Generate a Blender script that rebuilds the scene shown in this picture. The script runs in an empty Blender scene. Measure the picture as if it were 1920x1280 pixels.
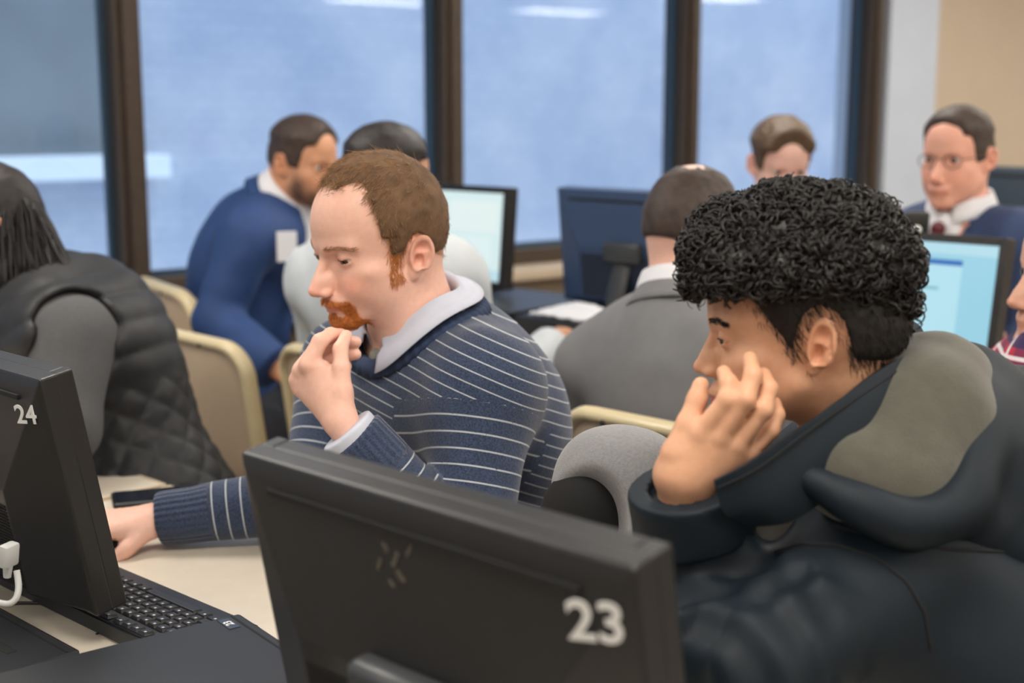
import bpy, bmesh, math, random
import numpy as np
from mathutils import Vector, Matrix

# ------------------------------------------------------------------ camera, world, exposure
SC = bpy.context.scene
COL = SC.collection
F_PX, PITCH, CAM_Z = 2500.0, math.radians(9.8), 1.36
CAM = np.array([0.0, 0.0, CAM_Z])
YAW = math.radians(46.5)          # the desk rows (world Y) run 46.5 degrees left of the view
SY, CY = math.sin(YAW), math.cos(YAW)
FWD = np.array([SY * math.cos(PITCH), CY * math.cos(PITCH), -math.sin(PITCH)])
RGT = np.array([CY, -SY, 0.0])
UP = np.cross(RGT, FWD)

cam_data = bpy.data.cameras.new('camera')
cam_data.sensor_width = 36.0
cam_data.lens = 36.0 * F_PX / 1920.0
cam_data.clip_start = 0.05
cam_data.clip_end = 80
cam_data.dof.use_dof = True
cam_data.dof.focus_distance = 1.56
cam_data.dof.aperture_fstop = 3.4
cam = bpy.data.objects.new('camera', cam_data)
cam.matrix_world = Matrix(((RGT[0], UP[0], -FWD[0], 0), (RGT[1], UP[1], -FWD[1], 0), (RGT[2], UP[2], -FWD[2], CAM_Z), (0, 0, 0, 1)))
COL.objects.link(cam)
SC.camera = cam

world = bpy.data.worlds.new('sky')
SC.world = world
world.use_nodes = True
_bg = world.node_tree.nodes['Background']
_bg.inputs['Color'].default_value = (0.78, 0.86, 1.0, 1)
_bg.inputs['Strength'].default_value = 2.4

SC.view_settings.view_transform = 'Standard'
SC.view_settings.look = 'None'
SC.view_settings.gamma = 1.0
SC.view_settings.use_curve_mapping = False
SC.view_settings.exposure = 0.0


def at(u, v, t):
    """world point seen at pixel (u, v) of the 1920x1280 frame at depth t along the camera axis"""
    return CAM + t * (FWD + (u - 960) / F_PX * RGT - (v - 640) / F_PX * UP)


def at_z(u, v, z):
    dr = FWD + (u - 960) / F_PX * RGT - (v - 640) / F_PX * UP
    return CAM + dr * ((z - CAM_Z) / dr[2])


# ------------------------------------------------------------------ materials
def srgb(r, g, b):
    def f(c):
        c /= 255.0
        return c / 12.92 if c <= 0.04045 else ((c + 0.055) / 1.055) ** 2.4
    return (f(r), f(g), f(b), 1.0)


MATS = {}


def mat(name, color, rough=0.6, metallic=0.0, noise=0.0, nscale=40.0, bump=0.0, bscale=200.0, spec=0.5, attr=None, sheen=0.0, coat=0.0, sss=0.0, stretch=None):
    if name in MATS:
        return MATS[name]
    m = bpy.data.materials.new(name)
    m.use_nodes = True
    nt = m.node_tree
    b = nt.nodes['Principled BSDF']
    b.inputs['Roughness'].default_value = rough
    b.inputs['Metallic'].default_value = metallic
    b.inputs['Specular IOR Level'].default_value = spec
    b.inputs['Sheen Weight'].default_value = sheen
    b.inputs['Coat Weight'].default_value = coat
    if sss:
        b.inputs['Subsurface Weight'].default_value = sss
        b.inputs['Subsurface Radius'].default_value = (0.008, 0.003, 0.0015)
        b.inputs['Subsurface Scale'].default_value = 1.0
    src = None
    if attr:
        a = nt.nodes.new('ShaderNodeAttribute')
        a.attribute_name = attr
        src = a.outputs['Color']
    tc = nt.nodes.new('ShaderNodeTexCoord')
    vec = tc.outputs['Object']
    if stretch:
        mp = nt.nodes.new('ShaderNodeMapping')
        mp.inputs['Scale'].default_value = stretch
        nt.links.new(vec, mp.inputs['Vector'])
        vec = mp.outputs['Vector']
    if noise > 0:
        n = nt.nodes.new('ShaderNodeTexNoise')
        n.inputs['Scale'].default_value = nscale
        n.inputs['Detail'].default_value = 5
        nt.links.new(vec, n.inputs['Vector'])
        mr = nt.nodes.new('ShaderNodeMapRange')
        mr.inputs['From Min'].default_value = 0.25
        mr.inputs['From Max'].default_value = 0.75
        mr.inputs['To Min'].default_value = 1 - noise
        mr.inputs['To Max'].default_value = 1 + noise
        nt.links.new(n.outputs['Fac'], mr.inputs['Value'])
        mx = nt.nodes.new('ShaderNodeVectorMath')
        mx.operation = 'SCALE'
        if src is not None:
            nt.links.new(src, mx.inputs[0])
        else:
            mx.inputs[0].default_value = color[:3]
        nt.links.new(mr.outputs['Result'], mx.inputs['Scale'])
        src = mx.outputs['Vector']
    if src is not None:
        nt.links.new(src, b.inputs['Base Color'])
    else:
        b.inputs['Base Color'].default_value = color
    if bump > 0:
        n2 = nt.nodes.new('ShaderNodeTexNoise')
        n2.inputs['Scale'].default_value = bscale
        n2.inputs['Detail'].default_value = 4
        nt.links.new(vec, n2.inputs['Vector'])
        bp = nt.nodes.new('ShaderNodeBump')
        bp.inputs['Strength'].default_value = bump
        bp.inputs['Distance'].default_value = 0.002
        nt.links.new(n2.outputs['Fac'], bp.inputs['Height'])
        nt.links.new(bp.outputs['Normal'], b.inputs['Normal'])
    MATS[name] = m
    return m


def emit(name, color, strength):
    if name in MATS:
        return MATS[name]
    m = bpy.data.materials.new(name)
    m.use_nodes = True
    nt = m.node_tree
    b = nt.nodes['Principled BSDF']
    b.inputs['Base Color'].default_value = (0.02, 0.02, 0.02, 1)
    b.inputs['Emission Color'].default_value = color
    b.inputs['Emission Strength'].default_value = strength
    MATS[name] = m
    return m


# ------------------------------------------------------------------ object helpers
def tag(o, label=None, cat=None, group=None, kind=None):
    if label:
        o['label'] = label
    if cat:
        o['category'] = cat
    if group:
        o['group'] = group
    if kind:
        o['kind'] = kind
    return o


def empty(name, loc=(0, 0, 0), rz=0.0):
    o = bpy.data.objects.new(name, None)
    o.empty_display_size = 0.05
    o.location = [float(c) for c in loc]
    o.rotation_euler = (0, 0, rz)
    COL.objects.link(o)
    return o


def link_mesh(name, me, material, parent=None):
    o = bpy.data.objects.new(name, me)
    if material is not None and not me.materials:
        me.materials.append(material)
    COL.objects.link(o)
    if parent is not None:
        o.parent = parent
    return o


def np_mesh(name, V, Fq, smooth=True, cols=None, fattrs=None):
    """fast mesh from arrays; Fq is (n,3) or (n,4) or a list of such arrays"""
    me = bpy.data.meshes.new(name)
    if not isinstance(Fq, (list, tuple)):
        Fq = [Fq]
    Fq = [np.asarray(f, dtype=np.int32) for f in Fq if len(f)]
    loops = np.concatenate([f.ravel() for f in Fq])
    sizes = np.concatenate([np.full(len(f), f.shape[1], dtype=np.int32) for f in Fq])
    starts = np.concatenate([[0], np.cumsum(sizes)[:-1]]).astype(np.int32)
    me.vertices.add(len(V))
    me.vertices.foreach_set('co', np.asarray(V, dtype=np.float32).ravel())
    me.loops.add(len(loops))
    me.loops.foreach_set('vertex_index', loops.astype(np.int32))
    me.polygons.add(len(sizes))
    me.polygons.foreach_set('loop_start', starts)
    me.polygons.foreach_set('loop_total', sizes)
    if smooth:
        me.polygons.foreach_set('use_smooth', np.ones(len(sizes), dtype=bool))
    me.update(calc_edges=True)
    if cols is not None:
        a = me.attributes.new('col', 'FLOAT_COLOR', 'POINT')
        c4 = np.ones((len(V), 4), dtype=np.float32)
        c4[:, :3] = cols
        a.data.foreach_set('color', c4.ravel())
    if fattrs:
        for k, arr in fattrs.items():
            a = me.attributes.new(k, 'FLOAT', 'POINT')
            a.data.foreach_set('value', np.asarray(arr, dtype=np.float32))
    return me


class MB:
    """collects boxes, prisms and tubes for one mesh object"""

    def __init__(self):
        self.bm = bmesh.new()

    def box(self, c, s, rot=None, bevel=0.0, seg=2):
        g = bmesh.ops.create_cube(self.bm, size=1.0)
        vs = g['verts']
        bmesh.ops.scale(self.bm, vec=s, verts=vs)
        if bevel > 0:
            es = list({e for v in vs for e in v.link_edges})
            r = bmesh.ops.bevel(self.bm, geom=es, offset=bevel, segments=seg, profile=0.5, affect='EDGES')
            vs = list({v for f in r['faces'] for v in f.verts} | {v for v in vs if v.is_valid})
        if rot is not None:
            bmesh.ops.rotate(self.bm, cent=(0, 0, 0), matrix=rot, verts=vs)
        bmesh.ops.translate(self.bm, vec=[float(x) for x in c], verts=vs)
        return self

    def prism(self, outline, z0, z1, tf=None, bevel=0.0):
        """outline: list of (x, y); extruded from z0 to z1; tf maps a local point to world"""
        tf = tf or (lambda p: p)
        lo = [self.bm.verts.new(tf((x, y, z0))) for x, y in outline]
        hi = [self.bm.verts.new(tf((x, y, z1))) for x, y in outline]
        n = len(outline)
        fs = [self.bm.faces.new(lo[::-1]), self.bm.faces.new(hi)]
        for i in range(n):
            fs.append(self.bm.faces.new((lo[i], lo[(i + 1) % n], hi[(i + 1) % n], hi[i])))
        if bevel > 0:
            es = list(fs[1].edges) + list(fs[0].edges)
            bmesh.ops.bevel(self.bm, geom=es, offset=bevel, segments=2, profile=0.5, affect='EDGES')
        return self

    def tube(self, pts, r, n=8, closed=False, flat=None):
        """tube along points; r a number or one per point; flat=(scale, axis) squeezes the section"""
        pts = [Vector([float(c) for c in p]) for p in pts]
        m = len(pts)
        rs = r if hasattr(r, '__len__') else [r] * m
        rings = []
        prev = None
        for i, p in enumerate(pts):
            a = pts[(i - 1) % m] if (closed or i > 0) else p
            b = pts[(i + 1) % m] if (closed or i < m - 1) else p
            t = (b - a).normalized()
            if prev is None:
                ref = Vector((0, 0, 1)) if abs(t.z) < 0.9 else Vector((1, 0, 0))
                nrm = t.cross(ref).normalized()
            else:
                nrm = (prev - t * prev.dot(t)).normalized()
            prev = nrm
            bn = t.cross(nrm)
            ring = []
            for k in range(n):
                an = 2 * math.pi * k / n
                off = nrm * math.cos(an) * rs[i] + bn * math.sin(an) * rs[i]
                if flat:
                    ax = Vector(flat[1])
                    off = off - ax * off.dot(ax) * (1 - flat[0])
                ring.append(self.bm.verts.new(p + off))
            rings.append(ring)
        for i in range(m if closed else m - 1):
            A, B = rings[i], rings[(i + 1) % m]
            for k in range(n):
                self.bm.faces.new((A[k], A[(k + 1) % n], B[(k + 1) % n], B[k]))
        if not closed:
            self.bm.faces.new(rings[0][::-1])
            self.bm.faces.new(rings[-1])
        return self

    def lathe(self, prof, n=24, tf=None):
        """prof: list of (radius, z)"""
        tf = tf or (lambda p: p)
        rings = []
        for rr, z in prof:
            rings.append([self.bm.verts.new(tf((rr * math.cos(2 * math.pi * k / n), rr * math.sin(2 * math.pi * k / n), z))) for k in range(n)])
        for A, B in zip(rings[:-1], rings[1:]):
            for k in range(n):
                self.bm.faces.new((A[k], A[(k + 1) % n], B[(k + 1) % n], B[k]))
        self.bm.faces.new(rings[0][::-1])
        self.bm.faces.new(rings[-1])
        return self

    def grid(self, P, thick=0.0, closed_u=False):
        """P: array (n, m, 3) of surface points, optional thickness along the normal"""
        P = np.asarray(P, dtype=float)
        n, m = P.shape[:2]

        def layer(Q):
            return [[self.bm.verts.new(Q[i, j]) for j in range(m)] for i in range(n)]
        A = layer(P)
        nu = n if closed_u else n - 1
        fs = []
        for i in range(nu):
            for j in range(m - 1):
                fs.append(self.bm.faces.new((A[i][j], A[(i + 1) % n][j], A[(i + 1) % n][j + 1], A[i][j + 1])))
        if thick:
            du = np.gradient(P, axis=0)
            if closed_u:
                du = (np.roll(P, -1, 0) - np.roll(P, 1, 0)) / 2
            dv = np.gradient(P, axis=1)
            N = np.cross(du, dv)
            N /= np.linalg.norm(N, axis=2, keepdims=True) + 1e-9
            B = layer(P - N * thick)
            for i in range(nu):
                for j in range(m - 1):
                    self.bm.faces.new((B[i][j], B[i][j + 1], B[(i + 1) % n][j + 1], B[(i + 1) % n][j]))
                for j in (0, m - 1):
                    q = (A[i][j], B[i][j], B[(i + 1) % n][j], A[(i + 1) % n][j])
                    self.bm.faces.new(q if j == 0 else q[::-1])
            if not closed_u:
                for i in (0, n - 1):
                    for j in range(m - 1):
                        q = (A[i][j], A[i][j + 1], B[i][j + 1], B[i][j])
                        self.bm.faces.new(q if i == 0 else q[::-1])
        return self

    def build(self, name, material, parent=None, smooth=False, auto=None):
        bmesh.ops.recalc_face_normals(self.bm, faces=self.bm.faces)
        me = bpy.data.meshes.new(name)
        self.bm.to_mesh(me)
        self.bm.free()
        if smooth:
            me.polygons.foreach_set('use_smooth', np.ones(len(me.polygons), dtype=bool))
        if auto is not None and smooth:
            # sharp edges above the angle
            b2 = bmesh.new()
            b2.from_mesh(me)
            for e in b2.edges:
                if len(e.link_faces) == 2 and e.calc_face_angle(0) > auto:
                    e.smooth = False
            b2.to_mesh(me)
            b2.free()
        return link_mesh(name, me, material, parent)


def copy_tree(o, parent=None):
    c = o.copy()
    COL.objects.link(c)
    c.parent = parent
    for ch in list(o.children):
        copy_tree(ch, c)
    return c


def text_mesh(name, body, size, material, parent, mtx, extrude=0.0003, align='CENTER'):
    cu = bpy.data.curves.new(name, 'FONT')
    cu.body = body
    cu.size = size
    cu.align_x = align
    cu.align_y = 'CENTER'
    cu.extrude = extrude
    cu.offset = size * 0.018
    tmp = bpy.data.objects.new('tmp_text', cu)
    COL.objects.link(tmp)
    bpy.context.view_layer.update()
    me = bpy.data.meshes.new_from_object(tmp.evaluated_get(bpy.context.evaluated_depsgraph_get()))
    bpy.data.objects.remove(tmp)
    bpy.data.curves.remove(cu)
    me.materials.clear()
    o = link_mesh(name, me, material, parent)
    o.matrix_local = mtx
    return o
# ------------------------------------------------------------------ signed-distance sculpting
def V3(*a):
    return np.array(a, dtype=np.float32)


def unit(v):
    v = np.asarray(v, dtype=np.float64)
    return v / (np.linalg.norm(v) + 1e-12)


def smin(a, b, k):
    h = np.maximum(k - np.abs(a - b), 0.0) / k
    return np.minimum(a, b) - h * h * k * 0.25


def smax(a, b, k):
    return -smin(-a, -b, k)


def s_ell(p, c, r, R=None):
    q = p - np.asarray(c, dtype=np.float32)
    if R is not None:
        q = q @ np.asarray(R, dtype=np.float32)      # columns of R: the ellipsoid axes
    r = np.asarray(r, dtype=np.float32)
    a = q / r
    k0 = np.sqrt(np.einsum('ij,ij->i', a, a))
    b = a / r
    k1 = np.sqrt(np.einsum('ij,ij->i', b, b)) + 1e-9
    return k0 * (k0 - 1.0) / k1


def s_cap(p, a, b, r1, r2):
    a = np.asarray(a, dtype=np.float32)
    ba = np.asarray(b, dtype=np.float32) - a
    pa = p - a
    h = np.clip(pa @ ba / (ba @ ba + 1e-12), 0, 1)
    q = pa - h[:, None] * ba
    return np.sqrt(np.einsum('ij,ij->i', q, q)) - (r1 + (r2 - r1) * h)


def s_fcap(p, a, b, r1, r2, ax, sq):
    """capsule whose section is squeezed by factor sq (<1 thinner) along axis ax"""
    ax = unit(ax).astype(np.float32)
    a = np.asarray(a, dtype=np.float32)
    b = np.asarray(b, dtype=np.float32)
    s = np.float32(1.0 / sq - 1.0)

    def st(x):
        return x + (x @ ax)[..., None] * ax * s
    d = s_cap(st(p), st(a), st(b), r1, r2)
    return d * min(1.0, (1 + sq) / 2)


_NZ = np.random.RandomState(7).rand(32, 32, 32).astype(np.float32)


def vnoise(p, s):
    q = p * s
    i = np.floor(q).astype(np.int64)
    f = (q - i).astype(np.float32)
    f = f * f * (3 - 2 * f)
    i &= 31
    j = (i + 1) & 31
    x0, y0, z0 = i.T
    x1, y1, z1 = j.T
    fx, fy, fz = f.T

    def L(a, b, t):
        return a + (b - a) * t
    c = L(L(L(_NZ[x0, y0, z0], _NZ[x1, y0, z0], fx), L(_NZ[x0, y1, z0], _NZ[x1, y1, z0], fx), fy),
          L(L(_NZ[x0, y0, z1], _NZ[x1, y0, z1], fx), L(_NZ[x0, y1, z1], _NZ[x1, y1, z1], fx), fy), fz)
    return c * 2 - 1


class Shape:
    """ordered smooth union / subtraction of primitives, in metres"""

    def __init__(self):
        self.items = []      # (fn, centre, bound radius, k, op)
        self.post = []

    def add(self, fn, c, R, k=0.02, op='u'):
        self.items.append((fn, np.asarray(c, dtype=np.float32), float(R), float(k), op))
        return self

    def ell(self, c, r, R=None, k=0.02, op='u'):
        return self.add(lambda p: s_ell(p, c, r, R), c, max(r), k, op)

    def cap(self, a, b, r1, r2=None, k=0.02, op='u', cut=None):
        r2 = r1 if r2 is None else r2
        a = np.asarray(a, dtype=np.float64)
        b = np.asarray(b, dtype=np.float64)
        if cut is None:
            fn = lambda p: s_cap(p, a, b, r1, r2)
        else:
            cp, cn = np.asarray(cut[0], dtype=np.float32), unit(cut[1]).astype(np.float32)
            fn = lambda p: smax(s_cap(p, a, b, r1, r2), (p - cp) @ cn, 0.004)
        return self.add(fn, (a + b) / 2, np.linalg.norm(b - a) / 2 + max(r1, r2), k, op)

    def fcap(self, a, b, r1, r2, ax, sq, k=0.02, op='u', cut=None):
        a = np.asarray(a, dtype=np.float64)
        b = np.asarray(b, dtype=np.float64)
        if cut is None:
            fn = lambda p: s_fcap(p, a, b, r1, r2, ax, sq)
        else:
            cp, cn = np.asarray(cut[0], dtype=np.float32), unit(cut[1]).astype(np.float32)
            fn = lambda p: smax(s_fcap(p, a, b, r1, r2, ax, sq), (p - cp) @ cn, 0.004)
        return self.add(fn, (a + b) / 2, np.linalg.norm(b - a) / 2 + max(r1, r2), k, op)

    def chain(self, pts, rs, k=0.02):
        for i in range(len(pts) - 1):
            self.cap(pts[i], pts[i + 1], rs[i], rs[i + 1], k if i == 0 else 0.006)
        return self

    def __call__(self, p, cull=True):
        d = np.full(len(p), 0.5, dtype=np.float32)
        for fn, c, R, k, op in self.items:
            if cull:
                q = p - c
                m = np.einsum('ij,ij->i', q, q) < (R + k + 0.03) ** 2
                if not m.any():
                    continue
                idx = np.nonzero(m)[0]
                e = fn(p[idx])
                dd = d[idx]
            else:
                idx = slice(None)
                e = fn(p)
                dd = d
            if op == 'u':
                d[idx] = smin(dd, e, k)
            elif op == 's':
                d[idx] = smax(dd, -e, k)
            elif op == 'i':
                d[idx] = smax(dd, e, k)
        for f in self.post:
            d = f(p, d)
        return d

    def bounds(self):
        us = [(c, R) for _, c, R, _, op in self.items if op == 'u']
        lo = np.min([c - R for c, R in us], axis=0) - 0.02
        hi = np.max([c + R for c, R in us], axis=0) + 0.02
        return lo, hi


def axis_samples(lo, hi, h, fine=None):
    """sample positions: spacing h, or fine=(a, b, hf) spacing hf between a and b"""
    if fine is None:
        return np.arange(lo, hi + h, h)
    a, b, hf = fine
    a = max(a, lo)
    b = min(b, hi)
    out = [lo]
    x = lo
    while x < hi:
        if a <= x <= b:
            st = hf
        else:
            dist = (a - x) if x < a else (x - b)
            st = min(h, hf + 0.12 * dist)
        x += st
        out.append(x)
    return np.array(out)


def polygonize(sdf, lo, hi, h, fine=None, B=8):
    """sparse surface nets; fine = (centre, half size, spacing) refines near a point"""
    ax = []
    for i in range(3):
        s = axis_samples(lo[i], hi[i], h, None if fine is None else (fine[0][i] - fine[1][i], fine[0][i] + fine[1][i], fine[2]))
        n = len(s) - 1
        pad = (-n) % B
        s = np.concatenate([s, s[-1] + h * np.arange(1, pad + 2)])
        ax.append(s[: n + pad + 1].astype(np.float32))
    nb = [(len(a) - 1) // B for a in ax]
    N = [len(a) for a in ax]
    gi = np.stack(np.meshgrid(*[np.arange(n) for n in nb], indexing='ij'), -1).reshape(-1, 3)
    c0 = np.stack([ax[i][gi[:, i] * B] for i in range(3)], 1)
    c1 = np.stack([ax[i][gi[:, i] * B + B] for i in range(3)], 1)
    cen = (c0 + c1) / 2
    rad = np.linalg.norm(c1 - c0, axis=1) / 2
    d = np.concatenate([sdf(cen[i:i + 200000], cull=False) for i in range(0, len(cen), 200000)])
    gi = gi[np.abs(d) < rad * 1.5 + 0.004]
    o = np.arange(B + 1)
    oi = np.stack(np.meshgrid(o, o, o, indexing='ij'), -1).reshape(-1, 3)
    sy, sx = N[2], N[1] * N[2]
    Vs, ids, quads = [], [], []
    step = max(1, 1500000 // len(oi))
    corner = [(i, j, k) for i in (0, 1) for j in (0, 1) for k in (0, 1)]
    edges = [(a, b) for a in range(8) for b in range(a + 1, 8) if sum(abs(np.array(corner[a]) - np.array(corner[b]))) == 1]
    for s in range(0, len(gi), step):
        g = gi[s:s + step]
        ijk = (g[:, None, :] * B + oi[None]).reshape(-1, 3)
        P = np.stack([ax[i][ijk[:, i]] for i in range(3)], 1)
        D = sdf(P).reshape(-1, B + 1, B + 1, B + 1)
        Pb = P.reshape(-1, B + 1, B + 1, B + 1, 3)
        ins = D < 0
        cnt = np.zeros((len(g), B, B, B), dtype=np.int8)
        for (i, j, k) in corner:
            cnt += ins[:, i:B + i, j:B + j, k:B + k]
        act = (cnt > 0) & (cnt < 8)
        w = np.nonzero(act)
        if len(w[0]):
            cd = np.stack([D[w[0], w[1] + i, w[2] + j, w[3] + k] for (i, j, k) in corner], 1)
            cp = np.stack([Pb[w[0], w[1] + i, w[2] + j, w[3] + k] for (i, j, k) in corner], 1)
            acc = np.zeros((len(cd), 3), dtype=np.float32)
            n = np.zeros(len(cd), dtype=np.float32)
            for a, b in edges:
                da, db = cd[:, a], cd[:, b]
                m = (da < 0) != (db < 0)
                t = np.where(m, da / np.where(np.abs(da - db) < 1e-12, 1, da - db), 0)
                acc += np.where(m[:, None], cp[:, a] + (cp[:, b] - cp[:, a]) * t[:, None], 0)
                n += m
            Vs.append(acc / n[:, None])
            gg = g[w[0]] * B
            ids.append((gg[:, 0] + w[1]).astype(np.int64) * sx + (gg[:, 1] + w[2]) * sy + (gg[:, 2] + w[3]))
        for axis in range(3):
            sl0 = [slice(None), slice(0, B), slice(0, B), slice(0, B)]
            sl1 = list(sl0)
            sl1[axis + 1] = slice(1, B + 1)
            A, Bq = ins[tuple(sl0)], ins[tuple(sl1)]
            ch = np.nonzero(A != Bq)
            if not len(ch[0]):
                continue
            gg = g[ch[0]] * B
            base = (gg[:, 0] + ch[1]).astype(np.int64) * sx + (gg[:, 1] + ch[2]) * sy + (gg[:, 2] + ch[3])
            st = [sx, sy, 1]
            u, v = st[(axis + 1) % 3], st[(axis + 2) % 3]
            q = np.stack([base, base - u, base - u - v, base - v], 1)
            fl = ~A[ch]
            q[fl] = q[fl][:, ::-1]
            quads.append(q)
    V = np.concatenate(Vs)
    I = np.concatenate(ids)
    Q = np.concatenate(quads)
    order = np.argsort(I)
    I, V = I[order], V[order]
    pos = np.searchsorted(I, Q)
    pos = np.clip(pos, 0, len(I) - 1)
    ok = (I[pos] == Q).all(1)
    return V, pos[ok]


def keep_parts(V, Fq, mask_v):
    """drop the faces that have a vertex outside mask"""
    keep = mask_v[Fq].all(1)
    Fq = Fq[keep]
    used = np.zeros(len(V), bool)
    used[Fq.ravel()] = True
    re = np.cumsum(used) - 1
    return V[used], re[Fq], used


# ------------------------------------------------------------------ a human head, in centimetres
# x to the subject's left, y forward, z up; origin between the ears at eye level
HEAD_DEF = dict(width=1.0, jaw=1.0, nose=1.0, eye_up=0.42, eye_dn=-0.42, chin=1.0, brow=1.0, cheek=1.0, lips=1.0, ears=True, fat=0.0, detail=True, lower=1.0, ear_z=-0.7, eye_w=1.2, ear_w=1.0)


def head_sdf(p, o):
    W = o['width']
    p = p / np.array([W, 1, 1], dtype=np.float32)
    if o['lower'] != 1.0:
        p[:, 2] = np.where(p[:, 2] < 0, p[:, 2] / o['lower'], p[:, 2])
    q = p.copy()
    q[:, 0] = np.abs(q[:, 0])
    fat = o['fat']
    d = s_ell(p, (0, 0.1, 3.3), (7.35, 9.6, 8.4))
    d = smin(d, s_ell(p, (0, -2.8, -0.5), (6.3, 6.6, 6.0)), 2.5)
    d = smin(d, s_ell(p, (0, 2.9, -3.0), (6.2 + fat, 6.0, 7.0)), 2.0)
    j = o['jaw']
    d = smin(d, s_cap(q, (5.3 * j, 0.9, -5.6), (1.7 * j, 7.4, -10.1), 1.25 + fat * .6, 1.35), 1.8)
    d = smin(d, s_ell(p, (0, 4.0, -7.4), (4.7 * j + fat, 5.0, 3.5)), 1.5)
    d = smin(d, s_ell(p, (0, 8.1 + .3 * (o['chin'] - 1), -10.3), (1.9, 1.5 * o['chin'], 1.5)), 1.3)
    d = smin(d, s_ell(p, (0, 7.0, -7.2), (2.9, 2.7, 2.5)), 1.3)
    ck = o['cheek']
    d = smin(d, s_ell(q, (4.4, 5.3, -2.6), (1.9, 2.0 * ck, 1.5)), 1.8)
    d = smin(d, s_ell(q, (4.2, 3.6, -5.6), (2.0 + .6 * fat, 2.9, 3.0)), 1.8)
    d = smin(d, s_ell(q, (3.1, 6.7, -4.8), (1.9 + .4 * fat, 1.9 * ck, 2.2)), 1.6)
    br = o['brow']
    d = smin(d, s_cap(q, (0.9, 8.75, 1.45), (4.3, 7.3, 1.7), .85 * br, .7), 1.3)
    if not o['detail']:
        d = smin(d, s_cap(p, (0, 9.3, 0.2), (0, 11.3, -4.3), .7, .95), 1.0)
        d = smax(d, -s_ell(q, (3.2, 9.9, -0.1), (1.7, 1.7, 1.1)), 0.9)
        d = smin(d, s_ell(p, (0, 9.3, -7.3), (2.2, .6, .7)), .5)
    else:
        # eye sockets, lids and the open slit
        d = smax(d, -s_ell(q, (3.15, 9.75, -0.1), (2.0, 1.7, 1.15)), 1.1)
        e = np.array([3.2, 7.35, 0.0], dtype=np.float32)
        qe = q - e
        re = np.sqrt(np.einsum('ij,ij->i', qe, qe))
        d = smin(d, re - 1.37, 0.45)
        up, dn = o['eye_up'], o['eye_dn']
        # wedge between two planes that hinge on the left-right axis
        tilt = qe[:, 2] - 0.06 * qe[:, 0]
        pu = tilt * math.cos(up) - qe[:, 1] * math.sin(up)
        pd = -(tilt * math.cos(dn) - qe[:, 1] * math.sin(dn))
        wedge = np.maximum(np.maximum(pu, pd), np.abs(qe[:, 0] - .04) - o['eye_w'])
        slit = np.maximum(np.maximum(wedge, re - 1.6), -(qe[:, 1]))
        d = smax(d, -slit, 0.10)
        # upper lid crease
        # nose
        n = o['nose']
        ty, tz = 11.35 + 2.2 * (n - 1), -4.35 - 2.0 * (n - 1)
        nd = s_cap(p, (0, 9.0, 0.4), (0, ty, tz + .25), .62, .82)
        nd = smin(nd, s_ell(p, (0, ty, tz), (.95, .95, .85)), .5)
        nd = smin(nd, s_ell(q, (1.12, ty - .9, tz - .45), (.68, .95, .68)), .55)
        nd = smin(nd, s_ell(q, (.62, ty - 1.35, tz + .95), (.62, 1.25, 1.25)), .7)
        nd = smin(nd, s_ell(q, (.8, 9.0, -3.4), (.6, 1.0, 1.5)), .8)
        d = smin(d, nd, .55)
        d = smax(d, -s_ell(q, (.56, ty - .5, tz - 1.3), (.30, .55, .36)), .15)
        d = smin(d, s_ell(p, (0, ty - .75, tz - .85), (.28, .8, .35)), .3)
        # mouth
        L = o['lips']
        d = smin(d, s_ell(p, (0, 8.6, -6.7), (2.5, 1.6, 1.3)), .9)
        d = smin(d, s_cap(q, (.35, 10.1, -7.15), (2.5, 8.75, -7.6), .40 * L, .18), .35)
        d = smin(d, s_cap(q, (0.0, 9.85, -8.15), (2.3, 8.75, -7.75), .50 * L, .18), .4)
        bow = -7.62 + 0.05 * np.cos(q[:, 0] * 1.6)
        arc = np.stack([q[:, 0] * 0.0, (q[:, 1] - (10.6 - .14 * q[:, 0] ** 2)) * .35, q[:, 2] - bow], 1)
        ms = np.maximum(np.sqrt(np.einsum('ij,ij->i', arc, arc)) - .13, q[:, 0] - 2.75)
        d = smax(d, -ms, .22)
        d = smax(d, -s_ell(p, (0, 11.0, -9.25), (2.0, 1.35, .55)), .8)
        d = smax(d, -s_ell(p, (0, 10.75, -6.3), (.28, .5, .6)), .3)
    if o['ears']:
        ca, sa = math.cos(0.45), math.sin(0.45)
        cb, sb = math.cos(0.22), math.sin(0.22)
        e1 = np.array([-sa, ca, 0.0])           # forward along the ear
        e3 = np.array([ca, sa, 0.0])            # outward
        e2 = np.array([0, 0, 1.0])
        f1 = e1 * cb + e2 * sb
        f2 = e2 * cb - e1 * sb
        R = np.stack([f1, f2, e3], 1).astype(np.float32)
        qq = (q - np.array([7.6, -1.35, o['ear_z']], dtype=np.float32)) @ R
        near = np.einsum('ij,ij->i', qq, qq) < 36
        if near.any():
            w = qq[near]
            w = w / np.array([o['ear_w'], 1, 1], dtype=np.float32)
            ed = s_ell(w, (0.1, 0.3, 0.0), (1.65, 2.75, .50))
            ed = smin(ed, s_ell(w, (0.75, -2.35, 0.0), (.85, 1.15, .42)), .5)
            ed = smin(ed, s_ell(w, (0.9, -.2, -.7), (1.0, 2.2, .8)), .5)
            kk = np.sqrt((w[:, 0] / 1.62) ** 2 + ((w[:, 1] - .45) / 2.75) ** 2)
            ring = np.sqrt(((kk - .92) * 1.9) ** 2 + (w[:, 2] - .42) ** 2) - .33
            ring = np.maximum(ring, -(w[:, 1] + 1.9 + .8 * np.clip(w[:, 0], 0, 9)))
            ed = smin(ed, ring, .25)
            ed = smax(ed, -s_ell(w, (.30, -.55, .60), (.80, 1.2, .95)), .22)
            ed = smax(ed, -s_ell(w, (.05, 1.55, .62), (.85, .85, .60)), .25)
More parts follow.
